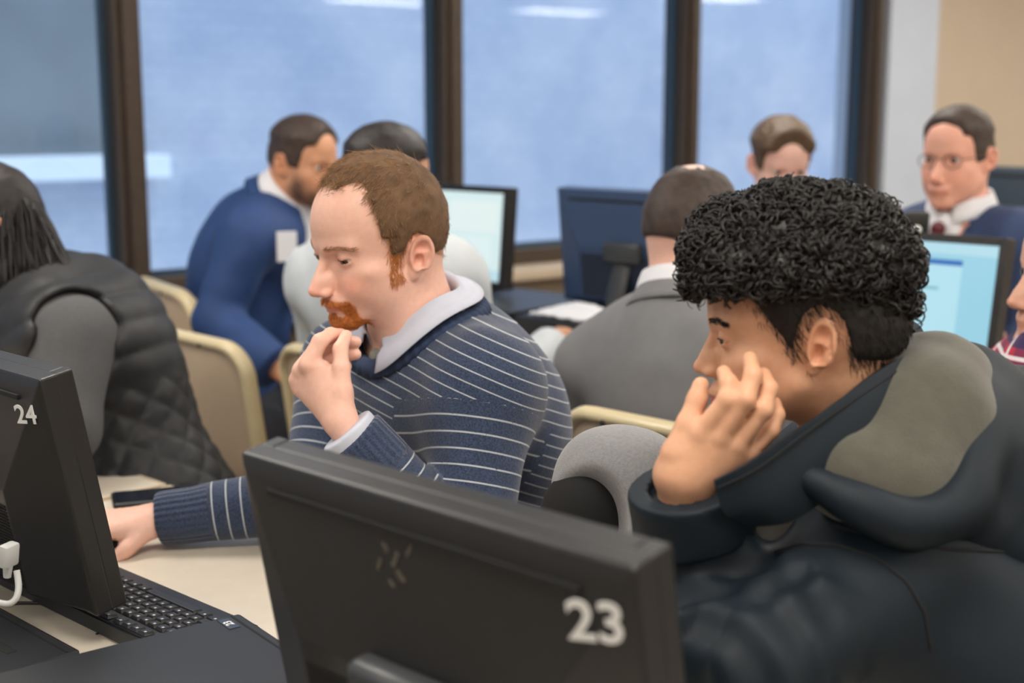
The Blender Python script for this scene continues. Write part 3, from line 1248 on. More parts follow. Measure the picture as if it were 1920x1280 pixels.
p0 = at(22, 1052, 1.43)
p1 = at(30, 1098, 1.44)
con = MB()
con.box((0, 0, 0), (.022, .013, .026), bevel=.003)
con.tube([(0, 0, -.012), (0, 0, -.026)], [.0055, .0042], n=10)
co = con.build('connector', m_white_pl, vc, smooth=True, auto=.6)
co.location = Vector(vrel(*at(16, 1040, 1.455)))
co.rotation_euler = (.15, 0, .4)
pts = [at(30, 1062, 1.452), at(34, 1085, 1.45), at(36, 1110, 1.445), at(26, 1130, 1.44), at(8, 1134, 1.44), at(-20, 1122, 1.45), at(-60, 1100, 1.46)]
sm = []
for i in range(len(pts) - 1):
    for k in range(5):
        sm.append(pts[i] * (1 - k / 5) + pts[i + 1] * (k / 5))
sm = [np.mean(sm[max(0, i - 3):i + 4], axis=0) for i in range(len(sm))]
MB().tube([vrel(*p) for p in sm], .0036, n=10).build('cord', m_white_pl, vc, smooth=True)
tag(vc, 'white video cable curling below the back of monitor 24', 'cable')


def floor_cable(uv, r, label, z=DZ):
    pts = [at_z(u, v, z + r) for u, v in uv]
    sm = []
    for i in range(len(pts) - 1):
        for k in range(6):
            sm.append(pts[i] * (1 - k / 6) + pts[i + 1] * (k / 6))
    sm.append(pts[-1])
    sm = [np.mean(sm[max(0, i - 4):i + 5], axis=0) for i in range(len(sm))]
    for p in sm:
        p[2] = z + r
    o = MB().tube(sm, r, n=8).build('desk_cable', m_black, smooth=True)
    tag(o, label, 'cable', 'thin black cables on the desk')


floor_cable([(0, 1132), (60, 1128), (120, 1134), (170, 1150), (196, 1172), (200, 1180)], .0022, 'thicker of the two black cables lying below monitor 24')
floor_cable([(40, 1100), (90, 1122), (150, 1136), (190, 1164), (198, 1184), (170, 1190)], .0012, 'thinner of the two black cables, looping beside the keyboard')

pp = MB()
rr = random.Random(3)
xs = np.linspace(-.11, .11, 14)
ysq = np.linspace(-.15, .15, 16)
G = np.array([[(x, y, .012 + .030 * math.exp(-((x - .02) / .06) ** 2) * (0.5 + .5 * math.cos(y * 16)) + .006 * rr.random()) for y in ysq] for x in xs])
pp.grid(G, thick=.004)
po = pp.build('crumpled_papers', mat('white_paper', srgb(228, 230, 234), rough=.7), smooth=True)
po.location = (2.435, 2.08, DZ2 + .078)
po.scale = (.5, .8, 1)
tag(po, 'loose crumpled white papers on a computer beside the bright screen', 'paper')

# ------------------------------------------------------------------ chairs
m_vinyl = mat('tan_vinyl', srgb(196, 174, 148), rough=.5, bump=.15, bscale=700, noise=.04, nscale=90)
m_cream = mat('cream_enamel', srgb(216, 200, 160), rough=.3, noise=.03)


def rrect(w, h, r, n=6):
    pts = []
    for cx, cy, a0 in ((w / 2 - r, h / 2 - r, 0), (-w / 2 + r, h / 2 - r, 90), (-w / 2 + r, -h / 2 + r, 180), (w / 2 - r, -h / 2 + r, 270)):
        for k in range(n + 1):
            a = math.radians(a0 + 90 * k / n)
            pts.append((cx + r * math.cos(a), cy + r * math.sin(a)))
    return pts


def make_chair():
    """sitter faces local +y; backrest at y = 0"""
    e = empty('chair')
    BW, BH, BZ = .43, .36, .685           # backrest width, height, centre height
    lean = math.radians(8)

    def bt(x, y, z):
        yy = y - .35 * x * x - z * math.sin(lean)      # curved across, leaning back
        return Vector((x, -yy - 2 * (-.0) , 0)) if False else Vector((x, y + .55 * x * x - z * math.sin(lean), BZ + z * math.cos(lean)))
    out = rrect(BW, BH, .075, 7)
    # rim: a metal frame round the pad
    rim = MB()
    rim.tube([bt(x, 0, z) for x, z in rrect(BW - .022, BH - .022, .066, 7)], .0135, n=10, closed=True, flat=(1.5, (0, 1, 0)))
    rim.build('back_frame', m_cream, e, smooth=True)

    def pad(name, y0, bulge, sgn):
        q = MB()
        rings = []
        for f, dy in ((1.0, 0), (.9, .5), (.7, .85), (.4, 1.0), (.12, 1.03)):
            rings.append([q.bm.verts.new(bt(x * f, y0 + sgn * bulge * dy, z * f)) for x, z in rrect(BW - .036, BH - .036, .06, 7)])
        for A, B in zip(rings[:-1], rings[1:]):
            m = len(A)
            for i in range(m):
                q.bm.faces.new((A[i], A[(i + 1) % m], B[(i + 1) % m], B[i]))
        q.bm.faces.new(rings[-1])
        return q.build(name, m_vinyl, e, smooth=True)
    pad('backrest', .006, .020, 1)
    pad('back_panel', -.006, .008, -1)
    for s in (-1, 1):
        b_ = MB()
        p = bt(s * .09, -.022, BH / 2 - .014)
        b_.tube([p, p + Vector((0, -.003, 0))], .005, n=10)
        b_.build('screw', m_leg, e, smooth=True)
    # seat
    q = MB()
    rings = []
    for f, dz in ((1.0, 0), (1.0, .018), (.94, .034), (.75, .044), (.4, .048)):
        rings.append([q.bm.verts.new((x * f, .235 + y * f, .425 + dz)) for x, y in rrect(.42, .40, .07, 6)])
    for A, B in zip(rings[:-1], rings[1:]):
        m = len(A)
        for i in range(m):
            q.bm.faces.new((A[i], A[(i + 1) % m], B[(i + 1) % m], B[i]))
    q.bm.faces.new(rings[-1])
    q.bm.faces.new(rings[0][::-1])
    q.build('seat', m_vinyl, e, smooth=True, auto=1.0)
    for s in (-1, 1):
        MB().tube([bt(s * (BW / 2 - .03), -.012, -BH * .30), bt(s * (BW / 2 - .025), -.012, -BH / 2), (s * .19, .03, .46), (s * .19, .06, .42)], .0115, n=10).build('back_upright', m_cream, e, smooth=True)
        for y0, y1 in ((.07, .0), (.40, .45)):
            MB().tube([(s * .185, y0, .425), (s * .20, (y0 + y1) / 2, .2), (s * .215, y1, .0)], .0115, n=10).build('leg', m_cream, e, smooth=True)
    tag(e, 'x', 'chair', 'tan vinyl chairs with cream frames')
    return e


chair0 = make_chair()
CH_FIRST = [True]


def chair(x, y, face, label):
    """face: direction (radians) the sitter looks"""
    if CH_FIRST[0]:
        o = chair0
        CH_FIRST[0] = False
    else:
        o = copy_tree(chair0)
    o.location = (x, y, 0)
    o.rotation_euler = (0, 0, face - math.pi / 2)
    o['label'] = label
    return o


chair(1.675, 2.59, math.radians(-2), 'empty tan chair right of the woman in the quilted vest')
cb_ = chair(1.90, 3.06, math.radians(-14), 'tan chair at the back of the man in the bright blue suit')
cb_.scale = (1.05, 1.05, 1.06)
chair(1.755, 2.155, math.radians(0), 'tan chair just left of the bearded chin, under the man in pale shirt')
chair(1.715, 1.29, math.radians(0), 'tan chair whose back shows below the grey suit jacket')
chair(1.85, .62, math.radians(0), 'tan chair carrying the person in the plaid shirt')
# ------------------------------------------------------------------ people
TOW = -np.array([SY, CY, 0.0])          # horizontal direction towards the camera
EZ = np.array([0, 0, 1.0])


def face_dir(theta, phi):
    """theta: turn from picture-left towards the camera (deg); phi: looking down (deg)"""
    t, f = math.radians(theta), math.radians(phi)
    h = -RGT * math.cos(t) + TOW * math.sin(t)
    return h * math.cos(f) - EZ * math.sin(f)


class Head:
    def __init__(self, pos, theta, phi, roll=0.0, scale=1.0, **kw):
        self.o = dict(HEAD_DEF)
        self.o.update(kw)
        self.pos = np.asarray(pos, dtype=np.float64)
        f = face_dir(theta, phi)
        M = frame_from(f, EZ)
        r = math.radians(roll)
        l, u = M[:, 0] * math.cos(r) + M[:, 2] * math.sin(r), M[:, 2] * math.cos(r) - M[:, 0] * math.sin(r)
        self.M = np.stack([l, M[:, 1], u], 1)
        self.s = scale

    def loc(self, p):                      # world -> head centimetres
        return ((p - self.pos) @ self.M * (100.0 / self.s)).astype(np.float32)

    def model(self, p):                    # world -> the head model's own proportions
        q = self.loc(p)
        q[:, 0] /= self.o['width']
        q[:, 2] = np.where(q[:, 2] < 0, q[:, 2] / self.o['lower'], q[:, 2])
        return q

    def unmodel(self, q):
        q = np.array(q, dtype=np.float64)
        q[..., 0] *= self.o['width']
        q[..., 2] = np.where(q[..., 2] < 0, q[..., 2] * self.o['lower'], q[..., 2])
        return self.wld(q.reshape(-1, 3)).reshape(q.shape)

    def wld(self, q):                      # head centimetres -> world
        return self.pos + (np.asarray(q, dtype=np.float64) * (self.s / 100.0)) @ self.M.T

    def sdf(self, p):
        return head_sdf(self.loc(p), self.o) * (self.s / 100.0)

    def add_to(self, shape, k=0.012):
        shape.add(self.sdf, self.wld((0, 0.5, -0.5)), .158 * self.s, k)


def sstep(a, b, x):
    t = np.clip((x - a) / (b - a), 0, 1)
    return t * t * (3 - 2 * t)


def ear_gap(q, o):
    """< 0 where the ear sits; cm"""
    x, y, z = np.abs(q[:, 0]), q[:, 1], q[:, 2]
    e = (np.sqrt(((y + 1.3) / 1.7) ** 2 + ((z - o['ear_z']) / 2.8) ** 2) - 1) * 2.0
    return np.where(x > 4.5, e, 9.0)


def blob(q, c, r):
    d = (q - np.asarray(c)) / np.asarray(r)
    return np.exp(-np.einsum('ij,ij->i', d, d))


def skin_colours(V, head, base, flush=1.0, lip=None, shadow_beard=0.0, beard_col=None, stubble=None):
    base = np.array(base[:3])
    C = np.tile(base, (len(V), 1))
    q = head.model(V)
    x = np.abs(q[:, 0])
    qa = np.stack([x, q[:, 1], q[:, 2]], 1)
    red = np.array([1.04, .74, .68])
    f = .75 * blob(qa, (0, 11.2, -4.4), (1.3, 1.6, 1.2)) + .55 * blob(qa, (4.0, 7.4, -4.0), (2.0, 2.2, 1.6)) + .55 * blob(qa, (7.8, -1.5, -.5), (1.3, 2.6, 3.4)) + .25 * blob(qa, (0, 9, -10.5), (2, 2, 1.5)) + .35 * blob(qa, (3.2, 8.4, -.1), (1.9, 1.4, 1.0))
    f = np.clip(f * flush, 0, 1)[:, None]
    C = C * (1 - f) + C * red * f
    if lip is not None:
        m = (sstep(.62, .30, np.abs(q[:, 2] + 7.68 - .02 * x) - .22 + .10 * x) * (x < 2.55) * (q[:, 1] > 7.6))[:, None]
        C = C * (1 - m) + np.array(lip[:3]) * m
    if stubble is not None:
        m = (np.clip(blob(qa, (2.0, 8.0, -9.0), (3.4, 3.6, 2.6)) * 1.5 + blob(qa, (5.6, 3.6, -6.0), (2.0, 2.4, 3.6)) * 1.4, 0, 1) * stubble[1])[:, None]
        C = C * (1 - m) + np.array(stubble[0][:3]) * m
    return C, q


def make_eyes(head, person, iris, gaze=(0, 0), r=1.24):
    for sx in (-1, 1):
        b = MB()
        bmesh.ops.create_uvsphere(b.bm, u_segments=32, v_segments=24, radius=r)
        bmesh.ops.rotate(b.bm, cent=(0, 0, 0), matrix=Matrix.Rotation(-math.pi / 2, 3, 'X'), verts=b.bm.verts)   # pole to +y
        g = Matrix.Rotation(math.radians(gaze[0]), 3, 'Z') @ Matrix.Rotation(math.radians(gaze[1]), 3, 'X')
        bmesh.ops.rotate(b.bm, cent=(0, 0, 0), matrix=g, verts=b.bm.verts)
        d = np.array(g @ Vector((0, 1, 0)))
        co = np.array([v.co[:] for v in b.bm.verts])
        ang = np.degrees(np.arccos(np.clip(co @ d / r, -1, 1)))
        V = head.wld(co + np.array([3.2 * sx * head.o['width'], 7.35, 0.0]))
        C = np.tile(np.array([.52, .46, .43]), (len(V), 1))
        C[ang < 32] = np.array(iris[:3])
        C[ang < 13] = (.004, .004, .004)
        Fq = [[v.index for v in f.verts] for f in b.bm.faces]
        b.bm.verts.index_update()
        Fq = [[v.index for v in f.verts] for f in b.bm.faces]
        b.bm.free()
        F4 = np.array([f for f in Fq if len(f) == 4])
        F3 = np.array([f for f in Fq if len(f) == 3])
        me = np_mesh('eye', V, [F4, F3], cols=C)
        link_mesh('eye', me, mat('eyeball', (1, 1, 1, 1), rough=.12, attr='col', coat=.3), person)


def lashes(head, person, colour, wd=.055):
    up = head.o['eye_up']
    W = head.o['width']
    for sx in (-1, 1):
        pts = []
        for x in np.linspace(-1.02, 1.2, 16):
            # meeting line of the lid plane (tilted) with the lid sphere
            r = 1.40
            cz, sz = math.sin(up), math.cos(up)
            L = math.sqrt(max(r * r - x * x, 1e-4))
            y, z = L * sz, L * cz + .06 * x
            pts.append(head.wld((sx * (3.2 + x) * W, 7.35 + y, z * (head.o['lower'] if z < 0 else 1))))
        rs = [wd * head.s / 100 * (.45 + .55 * math.sin(math.pi * i / 15)) for i in range(16)]
        MB().tube(pts, rs, n=6).build('eyelashes', mat('lash_' + str(colour), colour, rough=.6), person, smooth=True)


def tubes_mesh(P, W, sides=3):
    """P (n, k, 3) polylines, W (n, k) or (k,) radii -> one mesh"""
    n, k, _ = P.shape
    T = np.gradient(P, axis=1)
    T /= np.linalg.norm(T, axis=2, keepdims=True) + 1e-12
    ref = np.where(np.abs(T[:, :1, 2:3]) < .9, np.array([0, 0, 1.0]), np.array([1.0, 0, 0]))
    A = np.cross(T, np.broadcast_to(ref, T.shape))
    A /= np.linalg.norm(A, axis=2, keepdims=True) + 1e-12
    Bn = np.cross(T, A)
    W = np.broadcast_to(np.asarray(W), (n, k))[..., None]
    rings = []
    for s in range(sides):
        a = 2 * math.pi * s / sides
        rings.append(P + W * (A * math.cos(a) + Bn * math.sin(a)))
    V = np.stack(rings, 2).reshape(-1, 3)                       # index = (i*k + j)*sides + s
    i, j, s = np.meshgrid(np.arange(n), np.arange(k - 1), np.arange(sides), indexing='ij')
    b0 = (i * k + j) * sides
    b1 = b0 + sides
    s1 = (s + 1) % sides
    Fq = np.stack([b0 + s, b0 + s1, b1 + s1, b1 + s], -1).reshape(-1, 4)
    return V, Fq


def sample_surface(V, Fq, n, rng):
    a, b, c, d = (V[Fq[:, i]] for i in range(4))
    ar = np.linalg.norm(np.cross(c - a, d - b), axis=1)
    f = rng.choice(len(Fq), n, p=ar / ar.sum())
    u, v = rng.rand(n, 1), rng.rand(n, 1)
    P = (a[f] * (1 - u) + b[f] * u) * (1 - v) + (d[f] * (1 - u) + c[f] * u) * v
    N = np.cross(c[f] - a[f], d[f] - b[f])
    N /= np.linalg.norm(N, axis=1, keepdims=True) + 1e-12
    return P, N


def hair_cap(head, person, name, material, mask, thick, h=.003, noise=(.15, .6), fine=None, region=(-.13, .15), build=True):
    """solid hair volume: head surface pushed out by thick(q) cm where mask(q) > 0 (cm, roughly a distance)"""
    o = dict(head.o)
    o['ears'] = False
    o['detail'] = False

    def f(p):
        q = head.loc(p)
        d = head_sdf(q, o)
        d = d - thick(q) + noise[0] * vnoise(q, noise[1]) + noise[0] * .5 * vnoise(q, noise[1] * 2.3)
        return np.maximum(smax(d, -mask(q), .25), -2.0) * (head.s / 100.0)
    s = Shape()
    s.add(f, head.wld((0, 0, 2)), .21 * head.s, .005)
    V, Fq = polygonize(s, head.pos - .20 * head.s, head.pos + .20 * head.s, h)
    if not build:
        return V, Fq
    o_ = link_mesh(name, np_mesh(name, V, Fq), material, person)
    return o_, V, Fq


def body_mesh(name, shape, h, head, base, label, cat='person', fine=None, lip=None, flush=1.0, stubble=None, rough=.48, colour_fn=None):
    lo, hi = shape.bounds()
    V, Fq = polygonize(shape, lo, hi, h, fine)
    C, q = skin_colours(V, head, base, flush=flush, lip=lip, stubble=stubble)
    if colour_fn is not None:
        C = colour_fn(V, q, C)
    me = np_mesh(name, V, Fq, cols=C)
    o = link_mesh(name, me, mat('skin', (1, 1, 1, 1), rough=rough, attr='col', sss=.12, noise=.05, nscale=140, bump=.10, bscale=900, spec=.4))
    tag(o, label, cat)
    return o


def axes_of(left, fwd_hint, up):
    up = unit(up)
    l = unit(np.asarray(left) - up * np.dot(left, up))
    f = np.cross(up, l)
    if np.dot(f, fwd_hint) < 0:
        f = -f
    return np.stack([l, f, up], 1)


def torso(shape, J, g=0.0, k=.05, size=1.0, belly=0.0):
    """J: pelvis, neck, shl, shr (world points); g inflates"""
    pel, nk, sl, sr = (np.asarray(J[n], dtype=np.float64) for n in ('pelvis', 'neck', 'shl', 'shr'))
    up = unit(nk - pel)
    left = unit(sl - sr)
    fwd = J['fwd']
    R = axes_of(left, fwd, up)
    L = np.linalg.norm(nk - pel)
    f = R[:, 1]
    hunch = J.get('hunch', .03)
    mid = pel * .62 + nk * .38 - f * hunch * .7
    chest = pel * .27 + nk * .73 - f * hunch
    s = size
    shape.ell(pel, (.165 * s + g, .125 * s + g, .13 * s + g), R, k)
    shape.ell(mid, (.148 * s + g, .112 * s + g + belly, .17 * s + g), R, k)
    shape.ell(chest, (.172 * s + g, .122 * s + g, .175 * s + g), R, k)
    shape.fcap(sl + (sr - sl) * .06, sr + (sl - sr) * .06, .058 * s + g, .058 * s + g, f, 1.0, k)
    shape.ell(nk + f * .028 - up * .070, (.110 * s + g, .070 * s + g, .068 * s + g), R, k)
    tr = nk - f * .012 - up * .012
    for e_ in (sl, sr):
        shape.cap(tr, e_ * .85 + nk * .15 + up * .004, .056 * s + g * .6, .050 * s + g * .8, .04)
    return R


def arm(shape, sh, el, wr, g=0.0, s=1.0, k=.035, cut=None, wrist_r=.027):
    shape.cap(sh, el, .052 * s + g, .043 * s + g, k)
    if cut is None:
        shape.fcap(el, wr, .043 * s + g, wrist_r * s + g, np.cross(unit(np.asarray(wr) - el), unit(np.asarray(sh) - el) + 1e-3), 1.0, .02)
    else:
        e = np.asarray(wr) + unit(np.asarray(wr) - el) * .05
        shape.cap(el, e, .043 * s + g, wrist_r * s + g * .8, .02, cut=cut)


def legs(shape, J, g=0.0, k=.04):
    for kn, an, hp in (('knl', 'anl', 1), ('knr', 'anr', -1)):
        if kn in J:
            left = unit(np.asarray(J['shl']) - J['shr'])
            left[2] = 0
            h = np.asarray(J['pelvis']) + unit(left) * .09 * hp - EZ * .03
            shape.cap(h, J[kn], .082 + g, .056 + g, k)
            shape.cap(J[kn], J[an], .056 + g, .042 + g, .02)
            if g == 0.0:
                shape.cap(J[an], np.asarray(J[an]) + np.asarray(J['fwd']) * .14 - EZ * .035, .036, .026, .02)


def fingers_from_points(shape, chains, palm, k=.010):
    """chains: list of (points, radii); palm: list of (a, b, r1, r2)"""
    for a, b, r1, r2 in palm:
        shape.cap(a, b, r1, r2, .013)
    for pts, rs in chains:
        pts = [np.asarray(p) for p in pts]
        c = (pts[0] + pts[-1]) / 2
        R = max(np.linalg.norm(p - c) for p in pts) + max(rs)

        def fn(p, pts=pts, rs=rs):
            d = s_cap(p, pts[0], pts[1], rs[0], rs[1])
            for i in range(1, len(pts) - 1):
                d = smin(d, s_cap(p, pts[i], pts[i + 1], rs[i], rs[i + 1]), .005)
            return d
        shape.add(fn, c, R, .0045)


def hand_fk(shape, wr, d, back, side, curls, thumb=(.5, .3, .25), s=1.0, spread=.06):
    """d: wrist-to-knuckle direction, back: out of the back of the hand, side +1 left / -1 right"""
    y = unit(d)
    z = unit(np.asarray(back) - y * np.dot(back, y))
    x = side * np.cross(y, z)

    def pt(a, b, c):
        return np.asarray(wr) + (x * a + y * b + z * c) * s / 100.0
    mcp = [(2.7, 9.0), (.8, 9.3), (-1.1, 8.8), (-2.8, 8.0)]
    ln = [(4.3, 2.6, 2.1), (4.8, 3.0, 2.2), (4.4, 2.8, 2.2), (3.5, 2.1, 1.9)]
    rr = [.92, .95, .90, .78]
    for i, (mx, my) in enumerate(mcp):
        shape.cap(pt(mx * .55, .8, 0), pt(mx, my, 0), 1.25 * s / 100, 1.02 * s / 100, .02)
    for i, (mx, my) in enumerate(mcp):
        p = pt(mx, my, 0.05)
        a = 0
        sp = spread * (1.2 - i)
        for j in range(3):
            a += curls[i][j]
            q = p + (y * math.cos(a) - z * math.sin(a) + x * math.sin(sp)) * ln[i][j] * s / 100
            r0 = rr[i] * (1 - .10 * j)
            shape.cap(p, q, r0 * s / 100, rr[i] * (1 - .10 * (j + 1)) * s / 100, .006)
            p = q
    p = pt(2.2, 1.8, -.4)
    a, inw, bend = thumb
    for j, (l, r0, r1) in enumerate(((4.4, 1.35, 1.1), (3.3, 1.05, .95), (2.7, .95, .75))):
        an = a - bend * j
        q = p + (x * math.sin(an) + y * math.cos(an) - z * math.sin(inw + .12 * j)) * l * s / 100
        shape.cap(p, q, r0 * s / 100, r1 * s / 100, .010)
        p = q


def garment(name, shape, h, material, person, fold=(.004, 9.0), colour=None, attrs=None, label=None):
    amp, sc = fold
    if amp:
        shape.post.append(lambda p, d: d + amp * vnoise(p + .04 * vnoise(p, 5.0)[:, None], sc) + amp * .45 * vnoise(p, sc * 2.6))
    lo, hi = shape.bounds()
    V, Fq = polygonize(shape, lo, hi, h)
    cols = colour(V) if colour is not None else None
    fa = attrs(V) if attrs is not None else None
    o = link_mesh(name, np_mesh(name, V, Fq, cols=cols, fattrs=fa), material, person)
    if label:
        o['label'] = label
    return o


def neck_rim(shape, neck, nax, fa, r, NA=48):
    """height of a garment's surface on a ring of radius r round the neck axis"""
    la = np.cross(nax, fa)
    angs = 2 * math.pi * np.arange(NA) / NA
    cdir = np.cos(angs)[:, None] * fa + np.sin(angs)[:, None] * la
    hs_ = np.linspace(.12, -.12, 61)
    pts_ = (neck + cdir[:, None, :] * r + hs_[None, :, None] * nax).reshape(-1, 3).astype(np.float32)
    dv = shape(pts_, cull=False).reshape(NA, -1) < 0
    hn = np.where(dv.any(1), hs_[dv.argmax(1)], -.12)
    for _ in range(8):
        hn = (np.roll(hn, 1) + hn * 2 + np.roll(hn, -1)) / 4
    return angs, cdir, hn


def collar_ring(J_neck, axis, fwd, r_in, h_in, h_out, flare, gap=.5, thick=.0025, n=48, tilt=0.0, side_r=1.0, drop_front=.0, point=.02):
    """shirt collar: stand-up band and turned-down leaf, open at the front by gap radians; returns MB"""
    up = unit(axis)
    f = unit(np.asarray(fwd) - up * np.dot(fwd, up))
    l = np.cross(up, f)
    P = []
    for i in range(n + 1):
        a = gap / 2 + (2 * math.pi - gap) * i / n
        c = f * math.cos(a) + l * math.sin(a) * side_r
        fr = .5 + .5 * math.cos(a)                 # 1 at the front
        dz = up * (-drop_front * fr)
        hi_ = h_in
        leaf = h_out + point * max(0, fr) ** 4
        row = []
        for t in (0, .5, 1.0):
            row.append(J_neck + dz + c * (r_in + .001 * t) + up * hi_ * t)
        row.append(J_neck + dz + c * (r_in + .005) + up * (hi_ + .002))
        for t in (.25, .6, 1.0):
            row.append(J_neck + dz + c * (r_in + .007 + flare * t) + up * (hi_ - leaf * t))
        P.append(row)
    return MB().grid(np.array(P), thick=thick)
# ------------------------------------------------------------------ the red-haired man in the striped sweater
def build_main():
    H = Head(at(714, 452, 1.81), 38, 12, roll=-2, scale=.98, lower=.87, ear_z=-2.0, eye_up=.02, eye_dn=-.44, jaw=.97, brow=1.05, nose=1.05, width=.98)
    J = dict(neck=at(790, 640, 1.88), shl=at(912, 738, 1.77), shr=at(655, 690, 2.04), pelvis=np.array([1.45, 1.46, .53]), fwd=np.array([-1.0, 0, 0]), hunch=.045)
    ell_, wrl = at(868, 1050, 1.725), at(640, 797, 1.685)
    elr, wrr = at(580, 935, 1.95), at_z(300, 974, .779)
    J.update(knl=np.array([1.12, 1.28, .55]), anl=np.array([1.15, 1.28, .10]), knr=np.array([1.12, 1.62, .55]), anr=np.array([1.15, 1.62, .10]))
    s = Shape()
    torso(s, J)
    s.cap(H.wld((0, -2.2, -5.0)), J['neck'] - EZ * .02, .058, .066, .03)
    s.cap(H.wld((3.0, 1.5, -9.0)), J['neck'] + unit(J['shl'] - J['neck']) * .03 - EZ * .01, .026, .03, .04)
    H.add_to(s, .022)
    arm(s, J['shl'], ell_, wrl, wrist_r=.0195)
    arm(s, J['shr'], elr, wrr, wrist_r=.022)
    legs(s, J)
    # left hand at the chin
    A = at
    idx = ([A(578, 684, 1.70), A(600, 640, 1.705), A(620, 627, 1.725), A(640, 626, 1.745)], [.0128, .0100, .0088, .0075])
    mid = ([A(565, 694, 1.715), A(592, 655, 1.735), A(635, 640, 1.745), A(667, 641, 1.742)], [.0126, .0098, .0088, .0078])
    rng_ = ([A(558, 712, 1.72), A(590, 682, 1.742), A(635, 668, 1.75), A(667, 664, 1.745)], [.0118, .0095, .0085, .0076])
    pky = ([A(562, 730, 1.72), A(590, 705, 1.745), A(630, 690, 1.752), A(650, 686, 1.75)], [.0095, .0085, .0076, .007])
    thb = ([A(641, 740, 1.69), A(640, 690, 1.695), A(638, 655, 1.705), A(649, 629, 1.72)], [.0140, .0108, .0095, .0078])
    palm = [(A(638, 786, 1.688), A(580, 690, 1.705), .0145, .0105), (A(636, 786, 1.69), A(568, 700, 1.716), .0145, .0105), (A(632, 786, 1.695), A(562, 716, 1.722), .0145, .0100),
            (A(630, 782, 1.70), A(567, 730, 1.725), .015, .0098), (A(642, 786, 1.688), A(641, 735, 1.69), .0155, .0145), (A(625, 740, 1.70), A(605, 690, 1.70), .014, .011)]
    fingers_from_points(s, [idx, mid, rng_, pky, thb], palm)
    # right hand on the mouse
    tip = at_z(178, 992, .775)
    hand_fk(s, wrr, tip - wrr + EZ * .004, EZ + .25 * TOW, -1, [(.25, .35, .2), (.28, .38, .2), (.35, .4, .25), (.4, .4, .3)], thumb=(.55, .35, .18), s=.95)
    base = srgb(232, 184, 164)
    brown = np.array(srgb(150, 96, 52)[:3])

    def colours(V, q, C):
        # pigment of the hair-bearing skin under goatee and scalp
        x = np.abs(q[:, 0])
        g = np.clip(1.25 * goatee(q), 0, 1)[:, None] * .75
        C = C * (1 - g) + np.array(srgb(196, 122, 66)[:3]) * g
        hm = sstep(-.4, .8, scalp(q))[:, None] * .55
        C = C * (1 - hm) + brown * hm
        return C

    def goatee(q):
        x = np.abs(q[:, 0])
        y, z = q[:, 1], q[:, 2]
        front = y > 5.2
        mo = sstep(.55, .15, np.abs(z + 6.45 + .22 * x - .02)) * (x < 3.1)
        side = sstep(.75, .3, np.abs(x - 2.75 + .05 * (z + 8))) * (z < -6.6) * (z > -10.6)
        chin = sstep(2.9, 2.3, x) * (z < -9.15) * sstep(4.6, 6.2, y)
        soul = sstep(.8, .4, x) * (z < -8.6) * (z > -9.6)
        return np.maximum.reduce([mo * front, side * front, chin * 1.0, soul * front])

    def scalp(q):
        x = np.abs(q[:, 0])
        y, z = q[:, 1], q[:, 2]
        # receding: forelock in the middle, bays at the temples, then down before the ear
        line_y = 6.6 - 2.9 * sstep(1.8, 4.4, x) + .1 * x
        top = line_y - y
        side = np.minimum((3.0 - y) + .0 * z, z + 1.4 + .55 * np.clip(-y, 0, 9))
        low = z + 2.0 + .42 * np.clip(-y - 1.0, 0, 9) + 40 * (y > -1.6) * (0)
        ear = np.where((y < .6) & (y > -3.2) & (x > 5.5), z - 2.4, 9)
        d = np.where(z > 6.0, top, np.minimum(np.minimum(3.3 - y, z + 1.0 + .6 * np.clip(-y - 1.5, 0, 9)), 9))
        d = np.where((z <= 6) & (z > 2.0), np.minimum(line_y - y + .0, 9), d)
        return np.minimum(d, ear_gap(q, H.o))
    P = body_mesh('person', s, .0065, H, base, 'red-haired man with a goatee in a blue striped sweater, hand on chin', fine=(H.wld((1.5, 5, -3)) - .0 * EZ, (.080, .080, .13), .0023), lip=srgb(196, 128, 116), flush=1.25, colour_fn=colours)
    make_eyes(H, P, srgb(70, 48, 34), gaze=(-21, -13))
    lashes(H, P, srgb(92, 62, 44))
    # ---- hair
    rng = np.random.RandomState(4)
    m_hair = mat('red_brown_hair', srgb(104, 78, 54), rough=.85, noise=.35, nscale=60, spec=.5)
    hc = hair_cap(H, P, 'hair_base', m_hair, lambda q: scalp(q) - .5, lambda q: .12 + .55 * sstep(0.2, 3, scalp(q)) * sstep(-3, 4, q[:, 2]) + .1, h=.0032, noise=(.12, .9))
    Vh, Fh = hc[1], hc[2]
    R0, N0 = sample_surface(Vh, Fh, 12000, rng)
    q0 = H.loc(R0)
    ok = scalp(q0) > -.1
    R0, N0, q0 = R0[ok], N0[ok], q0[ok]
    Nl = N0 @ H.M
    x, y, z = q0.T
    # growth: forward on top, down at the sides and back
    flow = np.stack([.25 * np.sign(x) * sstep(2, 6, np.abs(x)), 1.0 * sstep(2, 7, z) - .35 * sstep(4, -2, z), -.9 * sstep(8.5, 2.5, z) - .25], 1)
    flow += .22 * rng.randn(*flow.shape)
    flow -= Nl * np.einsum('ij,ij->i', flow, Nl)[:, None] * .85
    flow /= np.linalg.norm(flow, axis=1, keepdims=True)
    Ln = (1.1 + .9 * sstep(3, 9, z)) * (.7 + .6 * rng.rand(len(x)))
    K = 5
    t = np.linspace(0, 1, K)[None, :, None]
    curl = rng.randn(len(x), 1, 3) * .16 + .18 * np.stack([vnoise(q0, .9), vnoise(q0 + 9, .9), vnoise(q0 + 17, .9)], 1)[:, None, :]
    Q = q0[:, None, :] - Nl[:, None, :] * .25 + (flow[:, None, :] * t + Nl[:, None, :] * (.20 * t - .20 * t * t) + curl * t * t) * Ln[:, None, None]
    w = np.array([.036, .036, .032, .026, .010]) * H.s / 100
